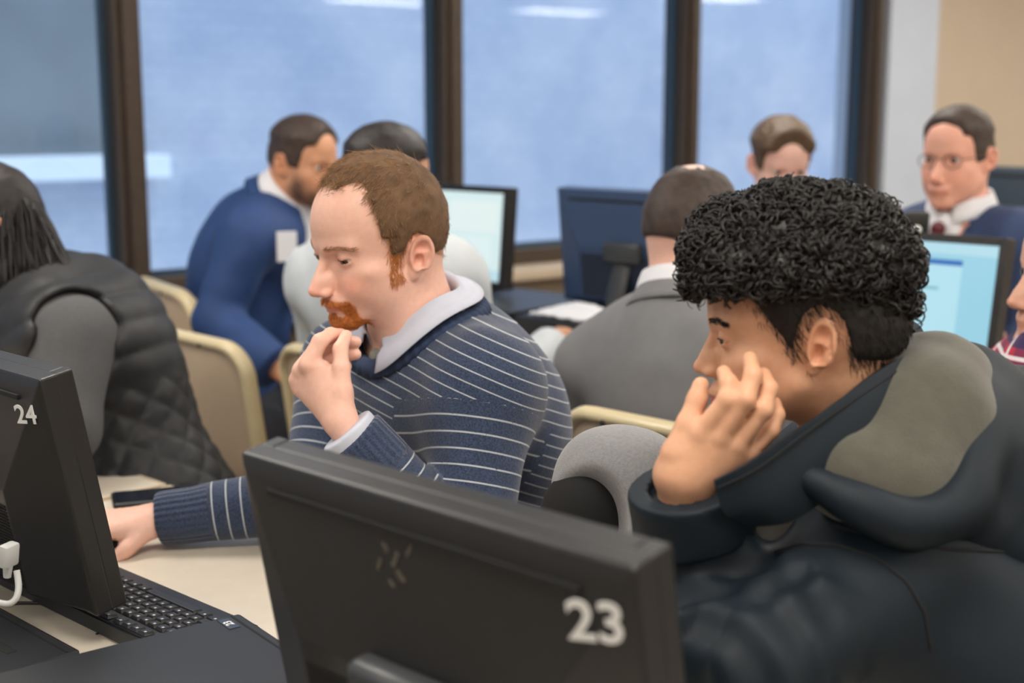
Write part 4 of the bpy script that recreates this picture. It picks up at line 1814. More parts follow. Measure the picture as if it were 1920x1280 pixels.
    V, Fq = tubes_mesh(H.wld(Q.reshape(-1, 3)).reshape(Q.shape), w)
    hs = link_mesh('hair', np_mesh('hair', V, Fq), mat('red_brown_strands', srgb(150, 112, 76), rough=.36, noise=.5, nscale=150, spec=.55), P)
    hs['kind'] = 'stuff'
    # sideburn, brows, moustache and goatee
    def patch(fn, n, length, wd, flowdir, material, name, lift=.25, box=((-4, 4), (4, 12), (-12, 3)), jitter=.35):
        Vb = np.array([v.co[:] for v in P.data.vertices]) if False else None
        co = np.empty(len(P.data.vertices) * 3, dtype=np.float32)
        P.data.vertices.foreach_get('co', co)
        co = co.reshape(-1, 3)
        ql = H.model(co)
        wgt = fn(ql) * np.all([(ql[:, i] > box[i][0]) & (ql[:, i] < box[i][1]) for i in range(3)], axis=0)
        wgt = np.where(np.linalg.norm(ql, axis=1) < 17, wgt, 0)
        no = np.empty(len(co) * 3, dtype=np.float32)
        P.data.vertex_normals.foreach_get('vector', no)
        no = no.reshape(-1, 3) @ H.M
        pick = rng.choice(len(co), n, p=wgt / wgt.sum())
        q = ql[pick] + rng.randn(n, 3) * .06
        nn = no[pick]
        fl = flowdir(q) + rng.randn(n, 3) * jitter
        fl -= nn * np.einsum('ij,ij->i', fl, nn)[:, None]
        fl /= np.linalg.norm(fl, axis=1, keepdims=True) + 1e-9
        L_ = length * (.6 + .7 * rng.rand(n))[:, None, None]
        tt = np.linspace(0, 1, 4)[None, :, None]
        Q = q[:, None, :] - nn[:, None, :] * .04 + (fl[:, None, :] * tt + nn[:, None, :] * lift * (tt - .5 * tt * tt)) * L_
        V, Fq = tubes_mesh(H.unmodel(Q), np.array([1, 1, .8, .3]) * wd * H.s / 100)
        o = link_mesh(name, np_mesh(name, V, Fq), material, P)
        o['kind'] = 'stuff'
        return o
    m_beard = mat('ginger_beard', srgb(206, 124, 58), rough=.45, noise=.4, nscale=200)
    patch(goatee, 6000, .72, .022, lambda q: np.stack([.9 * np.sign(q[:, 0]) * (q[:, 2] > -7.4), .15 + 0 * q[:, 0], -1 + 0 * q[:, 0]], 1), m_beard, 'goatee', lift=.45, box=((-3.6, 3.6), (4, 12), (-12.8, -5.4)))
    patch(lambda q: (np.abs(np.abs(q[:, 0]) - 3.2) < 2.0) * sstep(.42, .1, np.abs(q[:, 2] - (1.55 + .25 * np.cos((np.abs(q[:, 0]) - 3.0) * .9)))), 800, .65, .014, lambda q: np.stack([np.sign(q[:, 0]), -.2 + 0 * q[:, 0], .25 - .15 * (np.abs(q[:, 0]) - 2)], 1), mat('brow_hair', srgb(176, 130, 92), rough=.5), 'eyebrows', lift=.12, box=((-6, 6), (4, 12), (.6, 2.6)), jitter=.25)
    patch(lambda q: sstep(1.25, .6, np.abs(q[:, 1] - 1.9 + .12 * q[:, 2])) * (np.abs(q[:, 0]) > 4), 2200, 1.1, .026, lambda q: np.stack([0 * q[:, 0], .15 + 0 * q[:, 0], -1 + 0 * q[:, 0]], 1), mat('ginger_sideburn', srgb(200, 130, 72), rough=.45), 'sideburns', lift=.2, box=((-9, 9), (.2, 4.0), (-5.0, 4.0)))
    # ---- sweater
    g = Shape()
    R = torso(g, J, g=.016, k=.06)
    dl, dr_ = unit(wrl - ell_), unit(wrr - elr)
    cutl = wrl - dl * .018
    cutr = wrr + dr_ * .000
    arm(g, J['shl'], ell_, wrl, g=.014, cut=(cutl, dl), k=.05, wrist_r=.030)
    arm(g, J['shr'], elr, wrr, g=.010, cut=(cutr, dr_), k=.05, wrist_r=.026)
    nax = unit(H.wld((0, -2.2, -6)) - J['neck'])
    # height of the sweater's surface around the neck, before the opening is cut
    f2 = unit(J['fwd'] * .9 + RGT * -.1 - EZ * .45)
    fa = unit(f2 - nax * np.dot(f2, nax))
    la = np.cross(nax, fa)
    NA = 176
    angs = 2 * math.pi * np.arange(NA) / NA
    cdir = np.cos(angs)[:, None] * fa + np.sin(angs)[:, None] * la
    hs_ = np.linspace(.10, -.12, 89)
    pts_ = (J['neck'] + cdir[:, None, :] * .090 + hs_[None, :, None] * nax).reshape(-1, 3).astype(np.float32)
    dv = g(pts_, cull=False).reshape(NA, -1) < 0
    hn = np.where(dv.any(1), hs_[dv.argmax(1)], -.12)
    for _ in range(40):
        hn = (np.roll(hn, 1) + hn * 2 + np.roll(hn, -1)) / 4
    g.cap(J['neck'] - nax * .05, J['neck'] + nax * .16, .083, .090, .012, op='s')
    up = unit(J['neck'] - J['pelvis'])
    segs = [('L', J['shl'], ell_, wrl), ('R', J['shr'], elr, wrr)]

    def arm_coords(V):
        best = np.full(len(V), 9.0)
        st = (V - J['neck']) @ up
        st = (V - J['neck']) @ (up - .9 * R[:, 1])
        rib = np.zeros(len(V))
        out_st = st.copy()
        side = np.zeros(len(V))
        for n_, a, b, c in segs:
            for (p, q_, off, r) in ((a, b, 0.0, .056), (b, c, np.linalg.norm(b - a), .046)):
                ba = q_ - p
                t_ = np.clip((V - p) @ ba / (ba @ ba), 0, 1)
                dd = np.linalg.norm(V - p - t_[:, None] * ba, axis=1) / r
                length = off + ((V - p) @ ba) / np.linalg.norm(ba)
                # seam of the sleeve: beyond the shoulder joint only
                lim = dd < np.minimum(best, 2.2)
                if off == 0.0:
                    lim &= ((V - p) @ unit(ba) > .022)
                best[lim] = dd[lim]
                out_st[lim] = length[lim]
                side[lim] = 1
                if off > 0:
                    tot = off + np.linalg.norm(ba)
                    m = lim & (length > tot - .075)
                    ax1 = unit(np.cross(ba, [0.3, .2, 1]))
                    ax2 = np.cross(unit(ba), ax1)
                    an = np.arctan2((V - p) @ ax1, (V - p) @ ax2)
                    rib[m] = an[m] * 9.0
                    out_st[m] = -99
        return dict(st=np.where(out_st < -50, 0, out_st), rib=rib, isrib=(out_st < -50).astype(np.float32), sleeve=side)
    m = bpy.data.materials.new('striped_knit')
    m.use_nodes = True
    nt = m.node_tree
    b = nt.nodes['Principled BSDF']
    b.inputs['Roughness'].default_value = .85
    b.inputs['Sheen Weight'].default_value = .25
    N_ = nt.nodes.new
    a_st, a_rib, a_is = N_('ShaderNodeAttribute'), N_('ShaderNodeAttribute'), N_('ShaderNodeAttribute')
    a_st.attribute_name, a_rib.attribute_name, a_is.attribute_name = 'st', 'rib', 'isrib'

    def math_(op, i0, i1=None, v=None):
        n_ = N_('ShaderNodeMath')
        n_.operation = op
        nt.links.new(i0, n_.inputs[0])
        if i1 is not None:
            nt.links.new(i1, n_.inputs[1])
        if v is not None:
            n_.inputs[1].default_value = v
        return n_.outputs[0]
    PER = .0205
    fr = math_('FRACT', math_('MULTIPLY', a_st.outputs['Fac'], v=1 / PER))
    line = math_('LESS_THAN', fr, v=.0022 / PER)
    tcn = N_('ShaderNodeTexCoord')
    nz = N_('ShaderNodeTexNoise')
    nz.inputs['Scale'].default_value = 420
    nz.inputs['Detail'].default_value = 2
    nt.links.new(tcn.outputs['Object'], nz.inputs['Vector'])
    notrib = math_('SUBTRACT', a_is.outputs['Fac'], v=1.0)
    notrib = math_('MULTIPLY', notrib, v=-1.0)
    line = math_('MULTIPLY', line, math_('GREATER_THAN', notrib, v=.97))
    a_sl = N_('ShaderNodeAttribute')
    a_sl.attribute_name = 'sleeve'
    off_ = math_('ABSOLUTE', math_('SUBTRACT', a_sl.outputs['Fac'], v=.5))
    line = math_('MULTIPLY', line, math_('GREATER_THAN', off_, v=.47))
    line = math_('MULTIPLY', line, math_('GREATER_THAN', nz.outputs['Fac'], v=.30))
    cr = N_('ShaderNodeValToRGB')
    cr.color_ramp.elements[0].color = srgb(28, 40, 62)
    cr.color_ramp.elements[1].color = srgb(58, 74, 104)
    cr.color_ramp.elements[0].position = .3
    cr.color_ramp.elements[1].position = .72
    nt.links.new(nz.outputs['Fac'], cr.inputs['Fac'])
    mx = N_('ShaderNodeMix')
    mx.data_type = 'RGBA'
    nt.links.new(line, mx.inputs['Factor'])
    nt.links.new(cr.outputs['Color'], mx.inputs['A'])
    mx.inputs['B'].default_value = srgb(176, 182, 186)
    nt.links.new(mx.outputs['Result'], b.inputs['Base Color'])
    sn = math_('SINE', math_('MULTIPLY', a_rib.outputs['Fac'], v=3.2))
    hh = math_('ADD', math_('MULTIPLY', sn, v=.8), math_('MULTIPLY', nz.outputs['Fac'], v=.7))
    bp = N_('ShaderNodeBump')
    bp.inputs['Strength'].default_value = .55
    bp.inputs['Distance'].default_value = .0018
    nt.links.new(hh, bp.inputs['Height'])
    nt.links.new(bp.outputs['Normal'], b.inputs['Normal'])
    sw = garment('sweater', g, .0042, m, P, fold=(.0055, 8.5), attrs=arm_coords)
    # crew neckband
    Pn = []
    for i in range(NA):
        c = cdir[i]
        cen = J['neck'] + nax * hn[i]
        wob = .0022 * (i % 4 < 2)
        Pn.append([cen + c * (.106 + wob) - nax * .010, cen + c * (.103 + wob) + nax * .003, cen + c * (.094 + wob) + nax * .010, cen + c * (.085 + wob) + nax * .008, cen + c * .080 - nax * .012])
    nb = MB().grid(np.array(Pn), closed_u=True, thick=.002).build('neckband', mat('navy_rib_knit', srgb(44, 58, 86), rough=.9, noise=.25, nscale=300, bump=.3, bscale=700), P, smooth=True)
    # shirt collar, tie and cuff
    m_shirt = mat('pale_blue_shirt', srgb(196, 200, 214), rough=.75, noise=.03, nscale=60)
    Pc = []
    for i in range(8, NA - 7):
        c = cdir[i]
        fr_ = .5 + .5 * math.cos(angs[i])
        cen = J['neck'] + nax * (hn[i] + .004)
        pt = .016 * max(0, fr_) ** 6
        top = .034 - .008 * fr_
        Pc.append([cen + c * .074 - nax * .015, cen + c * .071 + nax * top * .6, cen + c * .0715 + nax * top, cen + c * .075 + nax * (top + .002), cen + c * .080 + nax * (top - .008), cen + c * (.090 + .006 * fr_) + nax * (.020 - pt * .5), cen + c * (.102 + .010 * fr_) + nax * (.013 - pt * 1.3)])
    MB().grid(np.array(Pc), thick=.0022).build('shirt_collar', m_shirt, P, smooth=True)
    tk = Shape()
    kn = J['neck'] + nax * (hn[0] + .002) + fa * .074
    tk.cap(kn, kn - nax * .03 + fa * .004, .015, .010, .01)
    garment('tie', tk, .003, mat('striped_tie', srgb(120, 118, 108), rough=.6, noise=.4, nscale=120), P, fold=(0, 1))
    cf = Shape()
    cc = cutl
    ax = dl
    cf.cap(cc - ax * .03, cc + ax * .02, .0385, .0385, .01, cut=(cc + ax * .010, ax))
    garment('shirt_cuff', cf, .003, m_shirt, P, fold=(0, 1))
    # trousers
    tr = Shape()
    Jt = dict(J)
    tr.ell(J['pelvis'] - EZ * .01, (.185, .15, .12), np.stack([[0, -1, 0], [-1, 0, 0], [0, 0, 1]], 1).astype(float), .04)
    legs(tr, J, g=.014)
    garment('trousers', tr, .009, mat('dark_trousers', srgb(44, 46, 54), rough=.85), P, fold=(.005, 8))
    return P, H, J


build_main()
# ------------------------------------------------------------------ the curly-haired young man in the dark jacket
def build_young():
    A = at
    H = Head(A(1514, 614, 1.335), -12, 7, roll=0, scale=1.0, eye_up=.12, eye_dn=-.30, jaw=.95, brow=.8, nose=.72, lips=1.15, lower=.82, eye_w=1.05, ear_w=.84, ear_z=-1.2)
    J = dict(neck=A(1640, 840, 1.46), shl=A(1665, 1085, 1.30), shr=A(1570, 940, 1.63), pelvis=np.array([1.59, .68, .50]), fwd=unit(-RGT + .15 * TOW), hunch=.07)
    elr, wrr = A(1335, 1215, 1.345), A(1283, 893, 1.275)
    ell_, wrl = A(1400, 1255, 1.19), A(1240, 1175, 1.32)
    J.update(knl=np.array([1.16, .58, .55]), anl=np.array([1.2, .58, .10]), knr=np.array([1.16, .86, .55]), anr=np.array([1.2, .86, .10]))
    s = Shape()
    torso(s, J)
    s.cap(H.wld((0, -2.4, -5.0)), J['neck'] - EZ * .01, .056, .062, .03)
    H.add_to(s, .02)
    arm(s, J['shr'], elr, wrr)
    arm(s, J['shl'], ell_, wrl)
    legs(s, J)
    t0 = 1.262
    idx = ([A(1312, 812, 1.252), A(1364, 748, 1.240), A(1366, 718, 1.246), A(1357, 698, 1.262)], [.0098, .0088, .0080, .0070])
    mid = ([A(1350, 818, 1.250), A(1398, 748, 1.236), A(1412, 704, 1.244), A(1406, 672, 1.262)], [.0100, .0090, .0082, .0072])
    rng_ = ([A(1382, 834, 1.254), A(1432, 768, 1.243), A(1442, 728, 1.250), A(1432, 702, 1.264)], [.0096, .0086, .0078, .0070])
    pky = ([A(1405, 852, 1.262), A(1445, 806, 1.258), A(1456, 778, 1.262), A(1452, 756, 1.270)], [.0092, .0082, .0074, .0066])
    thb = ([A(1268, 850, 1.262), A(1290, 795, 1.262), A(1307, 748, 1.266), A(1314, 722, 1.268)], [.0145, .0112, .0094, .0082])
    palm = [(A(1275, 892, 1.268), A(1312, 815, 1.254), .018, .0115), (A(1288, 895, 1.268), A(1350, 822, 1.253), .019, .0118), (A(1300, 897, 1.270), A(1382, 838, 1.257), .019, .0112),
            (A(1312, 900, 1.273), A(1404, 854, 1.264), .018, .0105), (A(1268, 885, 1.268), A(1270, 850, 1.264), .019, .0145)]
    fingers_from_points(s, [idx, mid, rng_, pky, thb], palm)
    hand_fk(s, wrl, unit(-RGT + .3 * (-TOW)) - EZ * .05, EZ, 1, [(.2, .3, .2)] * 4, s=.92)
    base = srgb(218, 165, 131)

    def hairline(q):
        """> 0 inside the short side hair; cm"""
        x, y, z = np.abs(q[:, 0]), q[:, 1], q[:, 2]
        front = np.where(z < 4.5, 2.3 + .62 * (z + 1.5), 6.0 + .3 * (z - 4.5)) - y
        side = z + 1.9 + .5 * np.sin(y * 5.0) * .5
        ear = ear_gap(q, H.o)
        low = z + 3.4 + .55 * np.clip(-y - 3.0, 0, 4)
        return np.minimum(np.minimum(front, np.where(y > .5, side, low)), ear)

    def curlmask(q):
        x, y, z = np.abs(q[:, 0]), q[:, 1], q[:, 2]
        return z - 3.6 - .12 * (q[:, 1]) + .0 * x

    def colours(V, q, C):
        m = sstep(-.3, 2.6, hairline(q))[:, None] * .85
        return C * (1 - m) + np.array(srgb(40, 30, 26)[:3]) * m
    P = body_mesh('person', s, .0065, H, base, 'young man with curly black hair in a dark jacket, cheek on hand', fine=(H.wld((3, 6, -4)), (.080, .080, .11), .0023), lip=srgb(190, 116, 100), flush=.75, colour_fn=colours)
    make_eyes(H, P, srgb(40, 26, 18), gaze=(-16, -8))
    lashes(H, P, srgb(26, 20, 18), wd=.07)
    rng = np.random.RandomState(11)
    # short side hair
    m_blk = mat('black_hair', srgb(26, 23, 22), rough=.5, noise=.4, nscale=80)
    hc = hair_cap(H, P, 'side_hair', m_blk, lambda q: hairline(q) - 1.0, lambda q: .03 + .30 * sstep(.3, 3, hairline(q)), h=.003, noise=(.06, 1.2))
    R0, N0 = sample_surface(hc[1], hc[2], 5500, rng)
    q0 = H.loc(R0)
    Nl = N0 @ H.M
    ok = (q0[:, 2] < 6) & (Nl[:, 0] > -.2)
    q0, Nl = q0[ok], Nl[ok]
    # sparser roots on the skin itself towards the hairline
    co = np.empty(len(P.data.vertices) * 3, dtype=np.float32)
    P.data.vertices.foreach_get('co', co)
    no = np.empty(len(P.data.vertices) * 3, dtype=np.float32)
    P.data.vertex_normals.foreach_get('vector', no)
    ql = H.loc(co.reshape(-1, 3))
    wg = sstep(-.1, 1.8, hairline(ql)) * (hairline(ql) < 2.6) * (np.linalg.norm(ql, axis=1) < 14) * (ql[:, 2] < 6.5)
    pk = rng.choice(len(ql), 2000, p=wg / wg.sum())
    q0 = np.concatenate([q0, ql[pk] + .05 * rng.randn(2000, 3)])
    Nl = np.concatenate([Nl, no.reshape(-1, 3)[pk] @ H.M])
    fl = np.stack([0 * q0[:, 0], -.35 + 0 * q0[:, 0], -1 + 0 * q0[:, 0]], 1) + .22 * rng.randn(len(q0), 3)
    fl -= Nl * np.einsum('ij,ij->i', fl, Nl)[:, None] * .9
    fl /= np.linalg.norm(fl, axis=1, keepdims=True)
    t = np.linspace(0, 1, 5)[None, :, None]
    Q = q0[:, None, :] - Nl[:, None, :] * .1 + (fl[:, None, :] * t + Nl[:, None, :] * .12 * t) * (1.0 + .5 * rng.rand(len(q0)))[:, None, None]
    V, Fq = tubes_mesh(H.wld(Q.reshape(-1, 3)).reshape(Q.shape), np.array([.034, .034, .03, .024, .008]) / 100)
    o = link_mesh('side_hair_strands', np_mesh('side_hair_strands', V, Fq), mat('black_strands', srgb(34, 29, 27), rough=.4, noise=.3, nscale=200), P)
    o['kind'] = 'stuff'
    # curly top: a volume and thousands of coils
    def topthick(q):
        x, y, z = np.abs(q[:, 0]), q[:, 1], q[:, 2]
        return .5 + 1.8 * sstep(2.6, 6.5, z) + 1.0 * sstep(4.5, 9, y) * sstep(3, 6, z)
    def topmask(q):
        x, y, z = np.abs(q[:, 0]), q[:, 1], q[:, 2]
        return np.minimum(z - 4.0 - .10 * y + .5 * np.clip(-y - 5, 0, 9), 11.2 - y)
    Vt, Ft = hair_cap(H, P, 'curls_base', m_blk, topmask, topthick, h=.0042, noise=(.60, .42), build=False)
    cb = link_mesh('curls_base', np_mesh('curls_base', Vt, Ft), m_blk, P)
    R0, N0 = sample_surface(Vt, Ft, 3000, rng)
    q0 = H.loc(R0)
    Nl = N0 @ H.M
    ok = (Nl[:, 2] > -.75) | (q0[:, 2] > 5)
    q0, Nl = q0[ok], Nl[ok]
    n = len(q0)
    K = 18
    tt = np.linspace(0, 1, K)
    tang = rng.randn(n, 3)
    tang -= Nl * np.einsum('ij,ij->i', tang, Nl)[:, None]
    tang /= np.linalg.norm(tang, axis=1, keepdims=True)
    axis = tang * .85 + Nl * .25 + np.array([0, .25, -.2])
    axis /= np.linalg.norm(axis, axis=1, keepdims=True)
    e1 = np.cross(axis, Nl)
    e1 /= np.linalg.norm(e1, axis=1, keepdims=True) + 1e-9
    e2 = np.cross(axis, e1)
    Rr = (.28 + .46 * rng.rand(n))[:, None, None]
    turns = (1.1 + 1.2 * rng.rand(n))[:, None]
    ph = rng.rand(n, 1) * 6.28
    ang = 2 * math.pi * turns * tt[None] + ph
    Ln = (1.3 + 1.4 * rng.rand(n))[:, None, None]
    Q = q0[:, None, :] + Nl[:, None, :] * .12 + axis[:, None, :] * (tt[None, :, None] - .4) * Ln + Rr * (e1[:, None, :] * np.cos(ang)[..., None] + e2[:, None, :] * np.sin(ang)[..., None])
    w = (.09 + .08 * rng.rand(n))[:, None] * (np.sin(np.pi * (tt * .92 + .04)) ** .5)[None] / 100
    V, Fq = tubes_mesh(H.wld(Q.reshape(-1, 3)).reshape(Q.shape), w, sides=4)
    o = link_mesh('curls', np_mesh('curls', V, Fq), mat('black_curls', srgb(26, 23, 22), rough=.46, noise=.35, nscale=300, spec=.45), P)
    o['kind'] = 'stuff'
    # brows
    co = np.empty(len(P.data.vertices) * 3, dtype=np.float32)
    P.data.vertices.foreach_get('co', co)
    ql = H.model(co.reshape(-1, 3))
    ax_ = np.abs(ql[:, 0])
    wg = (np.abs(ax_ - 3.4) < 1.8) * (ql[:, 1] > 5) * sstep(.36, .1, np.abs(ql[:, 2] - (1.7 + .35 * np.cos((ax_ - 3.4) * .8))))
    wg = np.where(np.linalg.norm(ql, axis=1) < 14, wg, 0)
    pk = rng.choice(len(ql), 1100, p=wg / wg.sum())
    q = ql[pk] + rng.randn(1100, 3) * .05
    fl = np.stack([np.sign(q[:, 0]), -.75 + 0 * q[:, 0], .25 - .2 * (np.abs(q[:, 0]) - 2)], 1) + .2 * rng.randn(1100, 3)
    fl /= np.linalg.norm(fl, axis=1, keepdims=True)
    tq = np.linspace(0, 1, 4)[None, :, None]
    Q = q[:, None, :] + (fl[:, None, :] * tq + np.array([0, .25, 0])[None, None] * tq * .5) * .6
    V, Fq = tubes_mesh(H.unmodel(Q), np.array([.02, .02, .016, .006]) / 100)
    o = link_mesh('eyebrows', np_mesh('eyebrows', V, Fq), m_blk, P)
    o['kind'] = 'stuff'
    # ---- jacket
    m_jk = mat('dark_shell_fabric', srgb(13, 25, 34), rough=.6, noise=.12, nscale=25, bump=.12, bscale=1400, spec=.3)
    g = Shape()
    R = torso(g, J, g=.020, k=.07, size=.94)
    dr_ = unit(wrr - elr)
    cutr = wrr - dr_ * .012
    arm(g, J['shr'], elr, wrr, g=.024, cut=(cutr, dr_), k=.06, wrist_r=.030)
    arm(g, J['shl'], ell_, wrl, g=.024, k=.06, wrist_r=.034)
    # wide back that runs out of the picture
    g.cap(A(1780, 1050, 1.50), A(1990, 1180, 1.52), .13, .16, .08)
    g.cap(A(1650, 1150, 1.36), A(1900, 1290, 1.36), .12, .16, .08)
    nax = unit(H.wld((0, -2.2, -6)) - J['neck'])
    g.cap(J['neck'] - nax * .03, J['neck'] + nax * .16, .075, .11, .015, op='s')

    def arm_folds(p, d):
        out = np.zeros(len(p), dtype=np.float32)
        for a, b, c, amp in ((J['shl'], ell_, wrl, .0035), (J['shr'], elr, wrr, .003)):
            for (p0, p1, cen) in ((a, b, 1.0), (b, c, 0.0)):
                ba = p1 - p0
                t_ = ((p - p0) @ ba) / (ba @ ba)
                rr = np.linalg.norm(p - p0 - np.clip(t_, 0, 1)[:, None] * ba, axis=1)
                w_ = np.exp(-((t_ - cen) / .38) ** 2) * (rr < .11)
                out += amp * w_ * np.sin(t_ * np.linalg.norm(ba) / .048 * 6.28 + 5.0 * vnoise(p, 8.0))
        return d + out
    g.post.append(arm_folds)
    jk = garment('jacket', g, .0050, m_jk, P, fold=(.011, 5.5))
    from mathutils.bvhtree import BVHTree
    bvh = BVHTree.FromPolygons([v.co for v in jk.data.vertices], [p_.vertices[:] for p_ in jk.data.polygons])

    def on_jacket(uv, n=24):
        """a line lying on the jacket, through the points first met along the given sight lines"""
        out = []
        uv = np.array(uv, dtype=float)
        for t_ in np.linspace(0, len(uv) - 1, n):
            i = min(int(t_), len(uv) - 2)
            u_, v_ = uv[i] * (1 - (t_ - i)) + uv[i + 1] * (t_ - i)
            d_ = Vector(at(u_, v_, 1.0) - CAM).normalized()
            hit = bvh.ray_cast(Vector(CAM), d_)
            if hit[0] is not None:
                out.append(hit[0] + hit[1] * .0004)
        return out
    for uv in ([(1452, 1035), (1500, 1020), (1570, 1022), (1640, 1045), (1700, 1090), (1735, 1150), (1745, 1220)], [(1560, 985), (1660, 1010), (1780, 1030), (1900, 1035)]):
        pts_ = on_jacket(uv)
        if len(pts_) > 6:
            MB().tube(pts_, .0016, n=6).build('seam', mat('stitch_dark', srgb(10, 14, 18), rough=.8), P, smooth=True)
    # cuff strap
    cf = Shape()
    cf.cap(cutr - dr_ * .055, cutr + dr_ * .02, .0605, .0555, .01, cut=(cutr + dr_ * .004, dr_))
    c32, d32 = cutr.astype(np.float32), dr_.astype(np.float32)

    def cuff_trim(p, d):
        h = (p - c32) @ d32
        r = np.linalg.norm(p - c32 - h[:, None] * d32, axis=1)
        d = np.maximum(d, -h - .048)
        return np.maximum(d, np.where(h > -.02, .036 - r, -1))
    cf.post.append(cuff_trim)
    garment('cuff', cf, .003, m_jk, P, fold=(.0025, 14))
    # stand-up collar laid open: from the nape round the near side to the front tip
    up_pts = [A(1560, 590, 1.52), A(1665, 590, 1.46), A(1728, 618, 1.385), A(1700, 662, 1.30), A(1600, 730, 1.245), A(1500, 800, 1.215), A(1410, 868, 1.20), A(1338, 906, 1.205)]
    lo_pts = [A(1620, 740, 1.55), A(1720, 740, 1.47), A(1760, 770, 1.385), A(1730, 820, 1.31), A(1650, 880, 1.25), A(1560, 930, 1.225), A(1480, 975, 1.215), A(1402, 985, 1.22)]

    def dense(pts, n):
        pts = np.array(pts)
        t_ = np.linspace(0, len(pts) - 1, n)
        i = np.clip(t_.astype(int), 0, len(pts) - 2)
        f_ = (t_ - i)[:, None]
        p0, p1, p2, p3 = pts[np.maximum(i - 1, 0)], pts[i], pts[i + 1], pts[np.minimum(i + 2, len(pts) - 1)]
        return .5 * ((2 * p1) + (-p0 + p2) * f_ + (2 * p0 - 5 * p1 + 4 * p2 - p3) * f_ ** 2 + (-p0 + 3 * p1 - 3 * p2 + p3) * f_ ** 3)
    U, Lw = dense(up_pts, 44), dense(lo_pts, 44)
    cenr = J['neck']
    rows = []
    for a_, b_ in zip(U, Lw):
        row = []
        for k_ in range(9):
            f_ = k_ / 8
            p = a_ * (1 - f_) + b_ * f_
            o_ = unit(p - cenr - nax * np.dot(p - cenr, nax))
            p = p + o_ * (.010 * math.sin(math.pi * f_)) + EZ * .002 * math.sin(9 * f_ + 40 * a_[0])
            row.append(p)
        rows.append(row)
    MB().grid(np.array(rows), thick=.007).build('collar', m_jk, P, smooth=True, auto=1.2)
    # stitching along the collar edge
    MB().tube(list(U * .9 + Lw * .1 - FWD * .0035), .0012, n=5).build('collar_stitching', mat('stitch_dark', srgb(16, 20, 26), rough=.8), P, smooth=True)
    # hood lying on the back: olive lining and dark rim
    lin = Shape()
    lin.ell(A(1690, 815, 1.335), (.085, .075, .07), None, .04)
    lin.cap(A(1755, 725, 1.36), A(1590, 870, 1.275), .055, .045, .04)
    lin.cap(A(1690, 915, 1.255), A(1740, 800, 1.31), .045, .06, .04)
    lin.cap(A(1690, 915, 1.255), A(1575, 885, 1.245), .040, .030, .03)
    garment('hood_lining', lin, .0048, mat('olive_fleece', srgb(80, 78, 68), rough=.95, noise=.12, nscale=60, bump=.35, bscale=500, sheen=.3), P, fold=(.006, 9), label='olive grey fleece lining of the hood')
    rim_pts = [A(1752, 664, 1.41), A(1806, 700, 1.35), A(1836, 770, 1.30), A(1832, 855, 1.26), A(1795, 945, 1.225), A(1705, 982, 1.205), A(1610, 945, 1.205), A(1500, 893, 1.225)]
    rd = dense(rim_pts, 30)
    hd = Shape()
    for i in range(len(rd) - 1):
        r0 = .015 if i < 18 else .015 - .009 * (i - 18) / 11
        hd.cap(rd[i], rd[i + 1], r0, r0, .02)
    for a_, b_, r0, r1 in ((A(1850, 760, 1.38), A(1970, 840, 1.44), .05, .09), (A(1870, 880, 1.33), A(1990, 950, 1.40), .055, .10), (A(1800, 990, 1.28), A(1920, 1020, 1.36), .035, .08)):
        hd.cap(a_, b_, r0, r1, .05)
    garment('hood', hd, .0048, m_jk, P, fold=(.004, 10))
    # sweatshirt seen in the open front, trousers
    sw = Shape()
    sw.cap(A(1420, 1000, 1.36), A(1460, 1130, 1.40), .055, .07, .03)
    garment('sweatshirt', sw, .005, mat('brown_knit', srgb(66, 62, 58), rough=.9, bump=.3), P, fold=(.006, 9))
    tr = Shape()
    tr.ell(J['pelvis'] - EZ * .01, (.16, .18, .12), None, .04)
    legs(tr, J, g=.014)
    garment('trousers', tr, .009, mat('black_trousers', srgb(30, 31, 34), rough=.85), P, fold=(.005, 8))
    return P, H, J


build_young()

# grey fabric bag between the two men
bagp = at(1150, 935, 1.60)
bg = Shape()
for (u, v, t, r) in ((1120, 888, 1.62, .044), (1165, 880, 1.60, .046), (1200, 930, 1.58, .05), (1120, 950, 1.63, .05), (1170, 1020, 1.60, .07)):
    bg.ell(at(u, v, t), (r, r, r * 1.1), None, .05)
for (a_, b_) in (((1215, 900, 1.56), (1400, 1140, 1.50)),):
    bg.cap(at(*a_), at(*b_), .04, .04, .05)
bg.ell(at(1085, 985, 1.545), (.05, .06, .07), None, .012, op='s')
bg.post.append(lambda p, d: d + .005 * vnoise(p, 14.0))
lo, hi = bg.bounds()
V, Fq = polygonize(bg, lo, hi, .0045)
bag = link_mesh('bag', np_mesh('bag', V, Fq), mat('grey_felt', srgb(132, 132, 134), rough=.95, noise=.15, nscale=250, bump=.4, bscale=600, sheen=.3))
tag(bag, 'grey felt bag with a black opening, between the two men', 'bag')
il = Shape()
il.ell(at(1092, 975, 1.60), (.046, .055, .065), None, .02)
garment('black_lining', il, .005, mat('black_cloth', srgb(14, 14, 15), rough=.9), bag, fold=(.004, 12))
# ------------------------------------------------------------------ the people behind
def short_hair(front=5.2, low=-3.0, recede=0.0, crown=False):
    def mask(q):
        x, y, z = np.abs(q[:, 0]), q[:, 1], q[:, 2]
        fr = np.where(z > 5.5, front + .35 * (z - 5.5) * 0 + 1.2 - recede * sstep(1.5, 4.5, x), front - .9 - .25 * (5.5 - z)) - y
        side = np.where(y > .2, z + .8, z - low - .0 + .25 * y)
        ear = ear_gap(q, HEAD_DEF)
        d = np.minimum(np.minimum(fr, side), ear)
        if crown:
            bald = np.sqrt(x ** 2 + (y + 1.5) ** 2) - 2.3
            d = np.where(z > 6, np.minimum(d, bald), d)
        return d
    return mask


